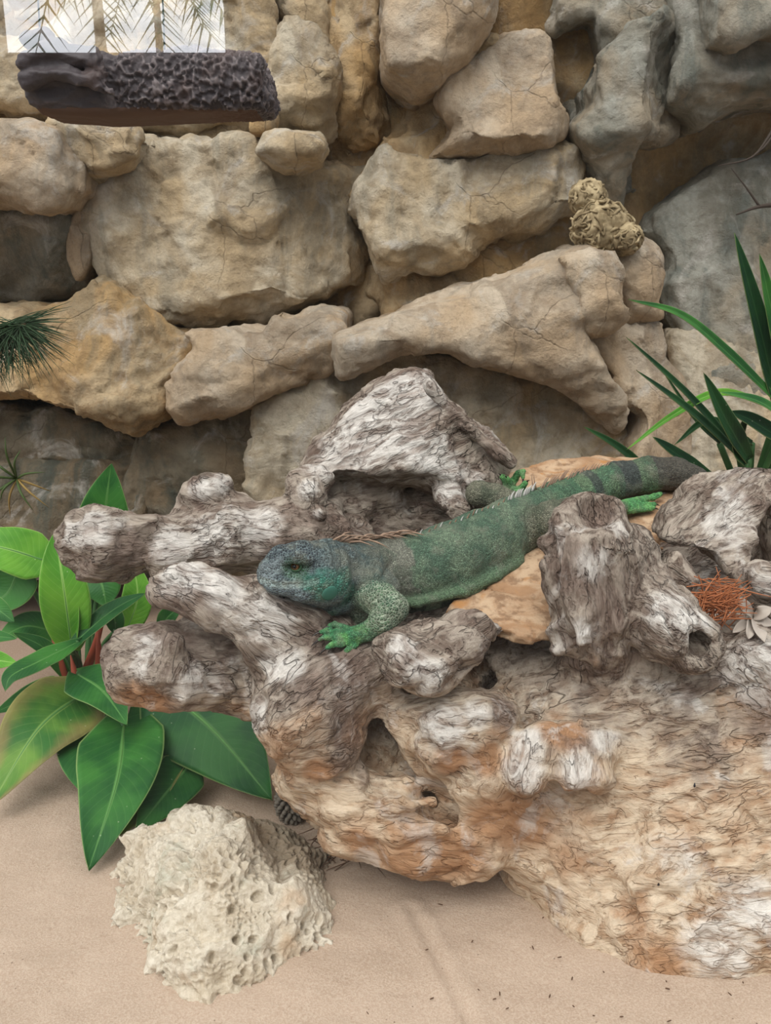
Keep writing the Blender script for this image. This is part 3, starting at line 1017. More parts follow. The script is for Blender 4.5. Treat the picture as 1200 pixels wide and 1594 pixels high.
    f.chain([(732, 1046, 1.09, 20), (764, 1062, 1.11, 26)], 0.008, sub=True)                                # hole behind the knuckle
    f.chain([(738, 1046, 1.15, 26), (768, 1060, 1.18, 26)], 0.010, sub=True)
    f.chain([(915, 798, 1.10, 34), (930, 792, 1.12, 34)], 0.012, sub=True)                                                        # worn top of the stub
    f.chain([(945, 790, 1.10, 7), (955, 812, 1.10, 8)], 0.006, sub=True)
    f.chain([(1084, 1002, 1.05, 24), (1094, 1006, 1.01, 32)], 0.006, sub=True)
    f.chain([(1028, 962, 1.035, 7), (1034, 978, 1.03, 6)], 0.006, sub=True)                               # hollow end
    f.chain([(652, 1022, 0.995, 5), (640, 1035, 0.995, 8)], 0.012, sub=True)
    f.chain([(868, 1190, 0.99, 6), (868, 1238, 0.985, 8)], 0.006, sub=True)
    for fx, fy in ((822, 1225), (905, 1232), (925, 1230), (943, 1222)):
        f.chain([(fx, fy - 34, 0.985, 2.2), (fx - 2, fy, 0.982, 3)], 0.004, sub=True)
    # brow-like ledges on the lower root
    f.chain([(520, 1258, 1.04, 10), (600, 1262, 1.022, 10), (672, 1246, 1.026, 8)], 0.018, part='lower_root')
    f.chain([(545, 1288, 1.032, 10), (620, 1296, 1.018, 9), (690, 1290, 1.022, 8)], 0.018, part='lower_root')
    f.chain([(628, 1246, 1.02, 9), (640, 1256, 1.015, 8)], 0.006, part='lower_root')                                  # split between the knobs
    f.chain([(700, 1280, 1.0, 8), (800, 1140, 0.99, 6)], 0.02, sub=True)
    f.chain([(1010, 1505, 0.935, 8), (1090, 1400, 0.935, 12), (1150, 1330, 0.955, 9)], 0.02, sub=True)
    f.chain([(1090, 1500, 0.925, 7), (1150, 1430, 0.925, 10), (1200, 1390, 0.935, 8)], 0.018, sub=True)
    f.chain([(880, 1260, 0.985, 8), (960, 1250, 0.985, 9), (1060, 1180, 1.01, 8), (1180, 1160, 1.0, 10)], 0.02, sub=True)
    f.chain([(1120, 1140, 1.02, 16), (1200, 1135, 1.01, 18)], 0.03, part='foot')
    # the opening under the left block
    f.cap(np.array([-0.40, 1.09, 0.0]), np.array([0.112, 1.09, 0.0]), 0.056, 0.056, 0.015, True)
    f.cap(np.array([-0.40, 1.19, -0.01]), np.array([0.09, 1.19, -0.01]), 0.075, 0.065, 0.02, True)
    # rear roots added out of sight, down to the sand, to block light behind
    f.cap(np.array([-0.09, 1.33, 0.22]), np.array([-0.095, 1.36, -0.03]), 0.06, 0.065, 0.03)
    f.cap(np.array([0.0, 1.36, 0.24]), np.array([-0.02, 1.38, -0.03]), 0.09, 0.10, 0.03)
    f.cap(np.array([0.14, 1.36, 0.2]), np.array([0.13, 1.37, -0.03]), 0.10, 0.10, 0.03)
    f.groups[0][0].extend([(np.array([-0.09, 1.33, 0.22]), np.array([-0.095, 1.36, -0.03]), 0.06, 0.065), (np.array([0.0, 1.36, 0.24]), np.array([-0.02, 1.38, -0.03]), 0.09, 0.10)])
    finish_wood(f, root, M['wood'], 100, 0.0062,
        bleach=[(285, 900, 1.09, 40), (350, 915, 1.08, 36), (420, 960, 1.07, 44), (425, 1030, 1.06, 24), (625, 1000, 1.02, 30), (665, 1055, 1.0, 38), (690, 1125, 1.01, 44), (740, 1110, 1.03, 24), (815, 1200, 1.01, 34), (905, 1205, 1.0, 40),
                (905, 985, 1.05, 22), (925, 880, 1.07, 30), (1040, 955, 1.06, 40), (1075, 970, 1.04, 34), (1180, 1050, 1.05, 60), (215, 1000, 1.06, 34), (205, 1040, 1.05, 26), (405, 1120, 1.03, 30), (445, 1040, 1.05, 34), (290, 1060, 1.07, 30),
                (1060, 1330, 0.95, 60), (1120, 1480, 0.93, 60), (1180, 1420, 0.93, 60), (1060, 1440, 0.92, 40), (820, 1160, 1.03, 30), (960, 1140, 1.03, 40), (850, 1060, 1.06, 40), (1020, 1240, 0.98, 50)],
        stain=[(480, 1075, 1.04, 44), (540, 1040, 1.06, 50), (880, 900, 1.08, 30), (930, 800, 1.13, 30), (1180, 1110, 1.04, 50), (780, 1110, 1.05, 30), (190, 985, 1.08, 20), (1150, 1175, 1.0, 40)],
        rust=[(580, 1150, 1.02, 46), (500, 1190, 1.03, 34), (230, 1085, 1.08, 50), (640, 1320, 1.03, 60), (560, 1290, 1.04, 40), (780, 1270, 1.03, 60), (880, 1130, 1.04, 44), (960, 1110, 1.03, 36), (860, 1340, 1.0, 50), (1040, 1510, 0.92, 50), (960, 1490, 0.93, 40), (700, 1180, 1.02, 30), (900, 1262, 1.0, 60), (700, 1330, 1.03, 60), (820, 1300, 1.02, 60), (760, 1180, 1.02, 30), (1160, 1300, 0.97, 40), (480, 1120, 1.03, 30), (920, 1050, 1.06, 30)])
    WOOD_F['stump'] = f
    for (x, y, L) in ((1025, 1372, 0.012), (1125, 1226, 0.015), (1081, 1222, 0.006)):
        d = ray(x, y)
        ts = np.linspace(0.85, 1.2, 1400) / d[1]
        pts = CAM + ts[:, None] * d
        idx = np.clip(np.round((pts - f.lo) / f.h).astype(int), 0, np.array(f.F.shape) - 1)
        q = pts[int(np.argmax(f.F[idx[:, 0], idx[:, 1], idx[:, 2]] < 0.003))]
        v_, f_ = tube_mesh(np.array([q + np.array([0, 0, L / 2]), q, q - np.array([0, 0, L * 0.35]), q - np.array([0, 0, L / 2])]) - base, [0.0004, 0.0014, 0.0024, 0.0008], 8)
        obj('resin_drip', pymesh('resin_drip', v_, f_), M['drip'], root)
    return root
M['drip'] = plain('dark_resin', srgb(30, 26, 32), 0.3, 0.5)
WOOD_F = {}
stump = build_stump()

def build_log():
    base = P(470, 960, 1.42)
    root = empty('driftwood_log', (base[0], base[1], base[2]))
    tag(root, 'pale grey driftwood log with a knobbly arm and a wedge-shaped top behind the iguana', 'driftwood')
    f = Field([-0.50, 1.10, 0.15], [0.32, 1.82, 0.72], 0.0038)
    f.chain([(126, 842, 1.30, 38), (165, 845, 1.30, 46), (215, 850, 1.31, 40), (270, 848, 1.33, 44), (340, 838, 1.35, 52), (430, 835, 1.38, 58), (520, 840, 1.42, 70)], 0.02, part='arm')
    f.chain([(118, 815, 1.29, 20), (150, 805, 1.29, 18), (230, 812, 1.29, 16)], 0.015, part='arm')
    f.chain([(115, 870, 1.29, 20), (190, 885, 1.30, 18), (270, 870, 1.31, 14)], 0.015, part='arm')
    f.chain([(300, 775, 1.37, 24), (330, 762, 1.37, 26), (340, 790, 1.37, 28), (370, 795, 1.38, 26)], 0.012, part='knob')
    f.chain([(285, 795, 1.36, 14), (275, 808, 1.35, 12)], 0.01, part='knob')
    f.chain([(480, 770, 1.38, 24), (470, 800, 1.37, 14), (495, 800, 1.35, 8)], 0.012, part='knob#2')
    f.chain([(465, 752, 1.40, 20), (500, 745, 1.40, 22)], 0.015, part='knob#2')
    # wedge-shaped block with a flat pale top
    f.groups.append(([(P(520, 740, 1.46), P(700, 660, 1.50), 0.05, 0.07)], 'wedge'))
    f.slab([(480, 712), (520, 672), (560, 628), (606, 602), (650, 592), (672, 600), (700, 640), (735, 675), (772, 700), (802, 722), (790, 760), (760, 800), (715, 812), (690, 795), (640, 765), (560, 752), (500, 750), (470, 735)],
           1.44, [(560, 690, 0.0, -0.12, 1.0), (720, 740, 0.0, 0.5, 0.4), (620, 748, 0.0, 0.0, -1.5)], 0.16, 0.014, 0.008, 0.012)
    f.chain([(668, 600, 1.47, 8), (720, 660, 1.46, 10), (795, 722, 1.45, 9)], 0.012, part='wedge')
    f.chain([(560, 800, 1.52, 50), (650, 820, 1.54, 55), (740, 830, 1.55, 60)], 0.03, part='trunk')
    f.chain([(490, 790, 1.46, 34), (580, 775, 1.50, 44)], 0.03, part='trunk')
    f.chain([(700, 790, 1.44, 36), (715, 800, 1.45, 30)], 0.02, part='wedge')
    f.chain([(500, 880, 1.45, 70), (640, 880, 1.50, 70), (740, 870, 1.55, 70)], 0.03, part='trunk')
    f.chain([(600, 668, 1.40, 4), (570, 690, 1.395, 6), (545, 705, 1.39, 3)], 0.008, sub=True)
    f.chain([(560, 800, 1.40, 30), (640, 815, 1.42, 44), (700, 835, 1.44, 30)], 0.025, sub=True)
    f.chain([(250, 822, 1.27, 4), (200, 830, 1.26, 6)], 0.01, sub=True)
    f.trim(WOOD_F['stump'])
    WOOD_F['log'] = f
    finish_wood(f, root, M['wood_grey'], 140, 0.0066,
        bleach=[(110, 830, 1.25, 34), (140, 820, 1.25, 34), (190, 815, 1.26, 20), (330, 830, 1.29, 44), (400, 815, 1.32, 40), (270, 850, 1.28, 36), (310, 760, 1.34, 22), (345, 750, 1.35, 20), (540, 690, 1.42, 60), (600, 650, 1.46, 80), (650, 610, 1.5, 54), (510, 715, 1.40, 40), (700, 740, 1.42, 40), (660, 700, 1.43, 40), (480, 760, 1.36, 20), (490, 800, 1.34, 12), (740, 770, 1.44, 24)],
        stain=[(200, 860, 1.27, 40), (240, 830, 1.27, 22), (440, 850, 1.33, 40), (770, 710, 1.45, 24), (720, 660, 1.46, 16)])
    return root
log = build_log()

def build_right_root():
    base = P(1120, 960, 1.34)
    root = empty('hollow_driftwood_root', tuple(base))
    tag(root, 'grey hollow driftwood root with a dark opening, beside the iguana\'s tail tip', 'driftwood')
    f = Field([0.36, 1.02, 0.12], [0.98, 1.72, 0.72], 0.0042)
    sheet = [(1260, 620), (1200, 652), (1165, 690), (1125, 722), (1092, 752), (1066, 786), (1042, 812), (1026, 836), (1052, 842), (1100, 850), (1112, 872), (1128, 885), (1145, 872), (1165, 838), (1200, 795), (1260, 770)]
    f.groups.append(([(P(1040, 820, 1.30), P(1200, 700, 1.42), 0.03, 0.05)], 'shell'))
    f.slab(sheet, 1.26, [(1110, 800, 0.0, -0.15, 1.0), (1180, 760, 0.0, 0.5, 0.6)], 0.05, 0.012, 0.04, 0.01)
    f.chain([(1105, 735, 1.40, 18), (1150, 715, 1.42, 24), (1210, 690, 1.42, 40)], 0.03, part='shell')
    f.chain([(1075, 775, 1.40, 10), (1095, 765, 1.38, 12)], 0.015, part='shell')
    f.chain([(1230, 780, 1.34, 50), (1240, 860, 1.36, 60)], 0.03, part='trunk')
    f.chain([(1060, 900, 1.47, 50), (1140, 910, 1.47, 60), (1230, 930, 1.44, 70)], 0.03, part='trunk')
    f.chain([(1165, 850, 1.43, 40), (1210, 840, 1.42, 50)], 0.03, part='trunk')
    f.chain([(1030, 800, 1.36, 22), (1024, 850, 1.36, 22)], 0.02, part='trunk')
    # curled lip at the edge of the frame
    f.chain([(1168, 905, 1.19, 13), (1190, 905, 1.17, 20), (1240, 925, 1.17, 30)], 0.015, part='lip')
    f.chain([(1160, 892, 1.19, 8), (1180, 884, 1.19, 7), (1205, 880, 1.19, 9)], 0.01, part='lip')
    f.chain([(1185, 935, 1.18, 18), (1240, 960, 1.18, 24)], 0.02, part='lip')
    f.trim(WOOD_F['stump'])
    WOOD_F['root'] = f
    finish_wood(f, root, M['wood_grey'], 170, 0.0055,
        bleach=[(1130, 810, 1.27, 44), (1110, 860, 1.24, 16), (1165, 740, 1.35, 30), (1190, 915, 1.15, 20)],
        stain=[(1130, 715, 1.41, 24), (1100, 740, 1.40, 20)])
    return root
right_root = build_right_root()

# ------------------------------------------------------------------ convex hull stones
import bmesh
def hull_planes(pts):
    bm = bmesh.new()
    for p in pts:
        bm.verts.new(tuple(p))
    r = bmesh.ops.convex_hull(bm, input=bm.verts)
    bm.normal_update()
    c = np.mean(pts, 0)
    out = []
    for fc in bm.faces:
        n = np.array(fc.normal)
        p0 = np.array(fc.verts[0].co)
        if np.linalg.norm(n) < 0.5:
            continue
        if (c - p0) @ n > 0:
            n = -n
        if not any(abs(n @ m_ - 1) < 1e-4 and abs(n @ p0 - d_) < 1e-4 for m_, d_ in out):
            out.append((n, n @ p0))
    bm.free()
    return out

def hull_field(pts, h, k=0.012, pad=0.03):
    pts = np.asarray(pts)
    f = Field(pts.min(0) - pad, pts.max(0) + pad, h)
    X, Y, Z = f.ax[0][:, None, None], f.ax[1][None, :, None], f.ax[2][None, None, :]
    d = None
    for n, o in hull_planes(pts):
        e = (X * n[0] + Y * n[1] + Z * n[2] - o).astype(np.float32)
        d = e if d is None else smax(d, e, k)
    f.F = d.astype(np.float32)
    return f

# ------------------------------------------------------------------ porous stone on the sand
def porous_material():
    m = Mat('porous_limestone', 0.9, 0.15)
    v = m.pos()
    big = m.noise(v, 9.0, 4, 0.6, 0.6)
    fine = m.noise(v, 160.0, 4, 0.65)
    c = m.mix(m.step(big, 0.35, 0.65), srgb(218, 208, 190), srgb(200, 186, 164))
    c = m.mix(m.step(m.noise(v, 13.0, 3), 0.58, 0.72, 0, 0.5), c, srgb(188, 150, 112))
    c = m.mix(m.step(m.noise(v, 16.0, 4, 0.6), 0.56, 0.70, 0, 0.5), c, srgb(182, 184, 166))
    zz = m.n('SeparateXYZ', {0: v})
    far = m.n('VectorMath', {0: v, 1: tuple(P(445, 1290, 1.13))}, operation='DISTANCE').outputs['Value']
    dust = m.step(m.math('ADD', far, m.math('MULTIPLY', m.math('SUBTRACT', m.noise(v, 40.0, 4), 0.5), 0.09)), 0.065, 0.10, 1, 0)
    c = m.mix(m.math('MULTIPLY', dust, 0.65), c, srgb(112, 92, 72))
    c = m.mix(m.step(fine, 0.4, 0.62, 0.28, 0), c, srgb(140, 120, 92))
    return m.done(c, m.bump(m.math('ADD', fine, m.noise(v, 60.0, 4, 0.6)), 0.7, 0.004))
M['porous'] = porous_material()

def build_porous():
    g = lambda x, y: G(x, y)
    pts = [g(308, 1586), g(272, 1560), g(215, 1490), g(165, 1440), g(548, 1458), g(500, 1492), g(440, 1512), g(365, 1572),
           P(150, 1395, 1.07), P(156, 1345, 1.12), P(200, 1302, 1.14), P(265, 1266, 1.13), P(335, 1243, 1.12), P(378, 1252, 1.14),
           P(450, 1290, 1.16), P(498, 1350, 1.14), P(545, 1436, 1.04), P(230, 1400, 0.985), P(340, 1330, 0.985), P(310, 1480, 0.905),
           P(420, 1360, 1.02), P(480, 1440, 0.98), P(400, 1480, 0.925)]
    pts += [np.array([p[0], p[1], -0.05]) for p in pts[:8]] + [np.array([-0.33, 1.22, -0.05]), np.array([-0.08, 1.24, -0.05])]
    f = hull_field(pts, 0.0018, 0.02)
    WOOD_F['porous'] = f
    # two broad scoops
    f.chain([(300, 1400, 0.925, 38), (280, 1440, 0.90, 30)], 0.05, sub=True)
    V, Q = f.mesh()
    V, Q = largest_part(V, Q)
    N = vnormals(V, Q)
    d = 0.011 * fbm(V * 15, 3, 201) + 0.02 * facets(V * 14, 7) + 0.003 * ridged(V * 32, 2, 205)
    wv = V + 0.004 * np.stack([perlin(V * 60, 210 + i) for i in range(3)], 1)
    dens = sstep(-0.5, 0.25, fbm(V * 12, 2, 220))
    f1, f2, _ = worley(wv * 92, 1)
    d -= 0.0085 * sstep(0.52, 0.34, f1) * dens
    f1, f2, _ = worley(wv * 165, 6)
    d -= 0.0038 * sstep(0.50, 0.30, f1) * sstep(-0.2, 0.3, fbm(V * 20, 2, 226))
    f1, f2, ix = worley(wv * 48, 2)
    d -= 0.014 * sstep(0.34, 0.18, f1) * (ix % 3 == 0)
    d += 0.0012 * fbm(V * 150, 2, 230)
    V = V + N * d[:, None]
    c = G(340, 1480)
    o = obj('porous_stone', make_mesh('porous_stone', V - c, Q), M['porous'], loc=tuple(c))
    tag(o, 'cream porous limestone rock full of holes, sitting on the sand before the leafy plant', 'rock')
build_porous()

# ------------------------------------------------------------------ flat sandstone slabs under the lizard
def slab_material():
    m = Mat('flat_sandstone', 0.85, 0.2)
    v = m.pos()
    lay = m.noise(m.n('Mapping', {'Vector': v, 'Scale': (1, 1, 3)}).outputs[0], 16.0, 5, 0.6, 1.2)
    c = m.mix(m.step(lay, 0.35, 0.65), srgb(190, 162, 132), srgb(162, 126, 94))
    c = m.mix(m.step(m.noise(v, 20.0, 4, 0.6, 1.0), 0.56, 0.68, 0, 0.7), c, srgb(176, 122, 66))
    c = m.mix(m.step(m.noise(v, 55.0, 4, 0.6), 0.48, 0.66, 0, 0.75), c, srgb(126, 96, 72))
    return m.done(c, m.bump(m.noise(v, 70.0, 6, 0.65), 0.6, 0.006))
M['slab'] = slab_material()

STONE_F = []
def flat_stone(label, top, thick, seed):
    t = np.array([P(*q) for q in top])
    pts = np.vstack([t, t - np.array([0, 0, thick])])
    f = hull_field(pts, 0.003, 0.003, 0.02)
    for w_ in ('stump', 'log', 'root'):
        f.trim(WOOD_F[w_], 0.005, 0.003)
    STONE_F.append(f)
    V, Q = f.mesh()
    N = vnormals(V, Q)
    cc = ridged(V * np.array([28, 28, 60]), 3, seed)
    edge = 1 - np.abs(N[:, 2])
    V = V + N * (0.0022 * fbm(V * 30, 3, seed + 2) + 0.007 * edge * cc + 0.006 * edge * facets(V * 30, seed))[:, None]
    c = V.mean(0)
    o = obj('flat_stone', make_mesh('flat_stone', V - c, Q), M['slab'], loc=tuple(c))
    tag(o, label, 'stone')
    return o

flat_stone('orange-stained flat sandstone piece, jagged front edge overhanging the stump', [(700, 942, 1.17), (742, 915, 1.20), (800, 926, 1.18), (870, 946, 1.16), (868, 972, 1.125), (815, 987, 1.11), (778, 970, 1.125), (735, 960, 1.145)], 0.018, 301)
flat_stone('tan flat sandstone slab under the iguana\'s belly, above the orange-stained piece', [(700, 915, 1.23), (748, 908, 1.212), (800, 921, 1.19), (872, 942, 1.165), (890, 880, 1.22), (860, 830, 1.32), (790, 850, 1.32)], 0.03, 311)
flat_stone('large pale flat sandstone slab under the iguana\'s tail and hind foot', [(790, 735, 1.56), (850, 716, 1.60), (930, 708, 1.63), (1000, 712, 1.62), (1070, 745, 1.52), (1085, 780, 1.44), (1040, 815, 1.37), (990, 850, 1.31), (900, 860, 1.31), (830, 815, 1.39), (795, 775, 1.47)], 0.05, 321)

# ------------------------------------------------------------------ hanging bark log
def bark_material():
    m = Mat('dark_bark', 0.6, 0.45)
    v = m.attr('honey', 'Fac')
    p = m.pos()
    n = m.noise(p, 60.0, 5, 0.65)
    c = m.mix(m.step(m.math('ADD', v, m.math('MULTIPLY', m.math('SUBTRACT', n, 0.5), 0.5)), 0.55, 0.95), srgb(66, 58, 60), srgb(112, 101, 100))
    c = m.mix(m.step(m.noise(p, 16.0, 4), 0.5, 0.68, 0, 0.6), c, srgb(84, 66, 60))
    return m.done(c, m.bump(n, 0.6, 0.004))
M['bark'] = bark_material()
M['bark_under'] = plain('brown_cut_wood', srgb(98, 74, 60), 0.8)
M['wire'] = plain('dark_wire', srgb(40, 42, 46), 0.4, 0.5)

def build_hanging_log():
    Yh = 1.5
    base = P(220, 176, Yh)
    root = empty('hanging_bark_log', tuple(base))
    tag(root, 'dark honeycomb-textured bark log hanging on thin wires before the rock wall', 'log')
    out = [(30, 84), (34, 62), (52, 42), (74, 44), (86, 58), (130, 62), (160, 74), (240, 72), (290, 60), (330, 72), (398, 78), (412, 104), (417, 150), (410, 166), (330, 170), (150, 178), (52, 171), (32, 150), (24, 112)]
    pts = np.array([P(x, y, Yh) for x, y in out])
    f = Field(np.array([pts[:, 0].min() - .04, Yh - .12, pts[:, 2].min() - .04]), np.array([pts[:, 0].max() + .04, Yh + .17, pts[:, 2].max() + .05]), 0.0026)
    f.slab(out, Yh - 0.05, [(220, 110, 0.0, 0.0, 0.25), (220, 78, 0.0, 0, 1.5), (220, 155, 0.0, 0, -0.5)], 0.13, 0.02, 0.03, 0.01)
    f.chain([(45, 62, 1.47, 13), (70, 58, 1.46, 12), (85, 72, 1.45, 14)], 0.008)
    f.chain([(40, 95, 1.44, 14), (80, 80, 1.435, 16), (140, 90, 1.435, 14), (160, 120, 1.435, 10)], 0.01)
    f.chain([(45, 125, 1.44, 14), (90, 112, 1.43, 13), (140, 125, 1.43, 10), (170, 145, 1.435, 8)], 0.008)
    f.chain([(80, 98, 1.42, 5), (130, 108, 1.41, 5)], 0.008, sub=True)
    f.chain([(60, 150, 1.42, 9), (120, 140, 1.41, 9), (150, 152, 1.42, 7)], 0.01, sub=True)
    V, Q = f.mesh()
    V, Q = largest_part(V, Q)
    N = vnormals(V, Q)
    xs = np.array([P(150, 110, 1.45)[0], P(200, 110, 1.45)[0]])
    wgt = sstep(xs[0] - 0.02, xs[1], V[:, 0])
    wv = V * np.array([1, 1, 0.8]) + 0.006 * np.stack([fbm(V * 55, 2, 400 + i) for i in range(3)], 1)
    f1, f2, _ = worley(wv * 84, 4)
    cell = sstep(0.02, 0.30, f2 - f1)
    g1, g2, _ = worley(wv * 190, 5)
    cell2 = sstep(0.02, 0.35, g2 - g1)
    rid = ridged(V * np.array([20, 20, 55]), 4, 410)
    hon = wgt * (0.75 * (1 - cell) + 0.25 * (1 - cell2)) + (1 - wgt) * np.clip(0.35 * rid + 0.1, 0, 1)
    z0, z1 = P(220, 172, 1.44)[2], P(220, 158, 1.44)[2]
    under = sstep(z1, z0, V[:, 2])
    grooves = sstep(0.35, 0.6, fbm(V * np.array([30, 8, 6]), 2, 420)) * wgt
    d = (1 - under) * (0.0085 * (hon - 0.5) + 0.004 * fbm(V * 26, 2, 430) - 0.007 * grooves) + under * 0.001 * rid
    V = V + N * d[:, None]
    cen = V[Q].mean(1)
    low = (under[Q].mean(1) > 0.5)
    for nm, sel, mat in (('bark', ~low, M['bark']), ('underside', low, M['bark_under'])):
        q = Q[sel]
        used = np.unique(q)
        mp = np.full(len(V), -1, np.int32)
        mp[used] = np.arange(len(used))
        me = make_mesh(nm, V[used] - base, mp[q])
        fattr(me, 'honey', hon[used])
        obj(nm, me, mat, root)
    for (x, y) in ((62, 46), (256, 74)):
        a = P(x, y, 1.47)
        b = a + np.array([0.002, 0.03, 0.55])
        Vt, Ft = tube_mesh(smooth_curve([a - np.array([0, 0, 0.012]), b], 6) - base, [0.0014] * 6, 6)
        obj('wire', pymesh('wire', Vt, Ft), M['wire'], root)
build_hanging_log()

# ------------------------------------------------------------------ leafy plant
def leaf_material(name, dark, light, red=0.0, vein=(0.35, 0.5, 0.12), gloss=0.45):
    m = Mat(name, gloss, 0.18)
    uv = m.n('SeparateXYZ', {0: m.attr('blade')})
    u, t = uv.outputs['X'], uv.outputs['Y']
    au = m.math('ABSOLUTE', u)
    p = m.coord()
    big = m.noise(p, 14.0, 3, 0.5)
    c = m.mix(m.step(big, 0.36, 0.66), dark, light)
    # side veins run out and forward from the midrib
    ph = m.math('SUBTRACT', m.math('MULTIPLY', t, 15.0), m.math('MULTIPLY', au, 3.2))
    saw = m.math('ABSOLUTE', m.math('SUBTRACT', m.math('FRACT', ph), 0.5))
    vn = m.step(saw, 0.0, 0.10, 1, 0)
    c = m.mix(m.math('MULTIPLY', vn, 0.20), c, vein)
    c = m.mix(m.step(au, 0.035, 0.075, 0.75, 0), c, vein)
    c = m.mix(m.step(au, 0.955, 0.985, 0, 0.7), c, m.mix(0.5, light, (0.55, 0.65, 0.25)))
    if red:
        rn = m.noise(p, 20.0, 3, 0.6)
        c = m.mix(m.math('MULTIPLY', m.step(m.math('ADD', au, m.math('MULTIPLY', rn, 0.8)), 0.85, 1.35), red), c, srgb(168, 128, 92))
    spot = m.step(m.n('TexVoronoi', {'Vector': p, 'Scale': 45.0}).outputs['Distance'], 0.03, 0.07, 0.5, 0)
    c = m.mix(spot, c, srgb(186, 196, 160))
    nrm = m.bump(m.math('ADD', m.math('MULTIPLY', saw, 0.6), m.noise(p, 90.0, 3)), 0.25, 0.003)
    m.b.inputs['Subsurface Weight'].default_value = 0.0
    m.b.inputs['Transmission Weight'].default_value = 0.0
    # light passing through the thin blade
    tr = m.n('BsdfTranslucent', {'Color': m.mix(0.5, c, (0.35, 0.6, 0.05))})
    mx = m.n('MixShader', {0: 0.22})
    m.t.links.new(m.b.outputs[0], mx.inputs[1])
    m.t.links.new(tr.outputs[0], mx.inputs[2])
    m.t.links.new(mx.outputs[0], m.out.inputs[0])
    return m.done(c, nrm)

M['leaf_mid'] = leaf_material('green_leaf', srgb(40, 92, 46), srgb(66, 126, 56), vein=srgb(100, 150, 80))
M['leaf_bright'] = leaf_material('bright_leaf', srgb(84, 148, 48), srgb(118, 178, 62), vein=srgb(164, 204, 110))
M['leaf_dark'] = leaf_material('dark_leaf', srgb(22, 56, 36), srgb(36, 80, 42), vein=srgb(58, 100, 58))
M['leaf_deep'] = leaf_material('deep_green_leaf', srgb(34, 82, 44), srgb(54, 108, 52), vein=srgb(84, 128, 72))  # deeper green blade colour for a few of the leaves
M['leaf_red'] = leaf_material('reddish_leaf', srgb(58, 112, 50), srgb(112, 152, 64), 0.5, srgb(142, 172, 92))
M['leaf_olive'] = leaf_material('olive_leaf', srgb(58, 92, 42), srgb(92, 126, 56), 0.3, srgb(120, 150, 84))
M['rib'] = plain('leaf_rib', srgb(84, 132, 66), 0.5)
M['petiole'] = plain('leaf_stalk', srgb(64, 104, 58), 0.5)
M['sheath'] = plain('red_sheath', srgb(150, 70, 48), 0.6)

def blade(name, mid, hw, nrm, mat, parent, base, lobe=0.18, fold=0.12, wave=0.05, prof='heart', seed=0, nu=15, nv=34, rib=True, thick=0.0008):
    pts = smooth_curve([P(*q) for q in mid], nv)
    L = np.linalg.norm(np.diff(pts, axis=0), axis=1).sum()
    W = R(*mid[len(mid) // 2][:3], hw)
    tan = np.gradient(pts, axis=0)
    tan /= np.linalg.norm(tan, axis=1)[:, None]
    nh = np.asarray(nrm, float)
    S = np.cross(tan, nh)
    S /= np.linalg.norm(S, axis=1)[:, None] + 1e-9
    Nn = np.cross(S, tan)
    V, uvs = [], []
    r = np.random.default_rng(seed)
    ph = r.random(2) * 6.28
    for i in range(nv):
        t = i / (nv - 1)
        if prof == 'heart':
            w = W * min(1.0, (0.08 + t * 4.2) ** 0.75) * (max(0.0, 1 - ((t - 0.26) / 0.74) ** 1.75) ** 0.95 if t > 0.26 else 1.0)
        elif prof == 'oval':
            w = W * max(0.0, math.sin(math.pi * (0.04 + 0.96 * t) ** 0.85)) ** 0.75
        else:
            w = W * min(1, 0.55 + t * 1.6) * max(0.0, 1 - t ** 2.2) ** 0.8
        for j in range(nu):
            u = -1 + 2 * j / (nu - 1)
            back = lobe * L * (abs(u) ** 1.6) * max(0, 1 - t * 2.6) ** 1.3
            wv = wave * W * math.sin(9 * t + ph[0 if u < 0 else 1]) * u * u
            p = pts[i] + S[i] * (u * w) - tan[i] * back + Nn[i] * (fold * abs(u) ** 1.4 * w + wv)
            V.append(p - base)
            uvs.append((u, t, 0))
    Fc = []
    for i in range(nv - 1):
        for j in range(nu - 1):
            a = i * nu + j
            Fc.append((a, a + 1, a + nu + 1, a + nu))
    me = pymesh(name, V, Fc)
    fattr(me, 'blade', np.array(uvs))
    o = obj(name, me, M[mat], parent)
    md = o.modifiers.new('thickness', 'SOLIDIFY')
    md.thickness = thick
    md.offset = 0
    if rib:
        rr = np.linspace(0.0020, 0.0005, nv) * (W / 0.06 + 0.4)
        Vr, Fr = tube_mesh(pts - base - Nn * 0.0006, rr, 6)
        obj('midrib', pymesh('midrib', Vr, Fr), M['rib'], o)
    return o, pts

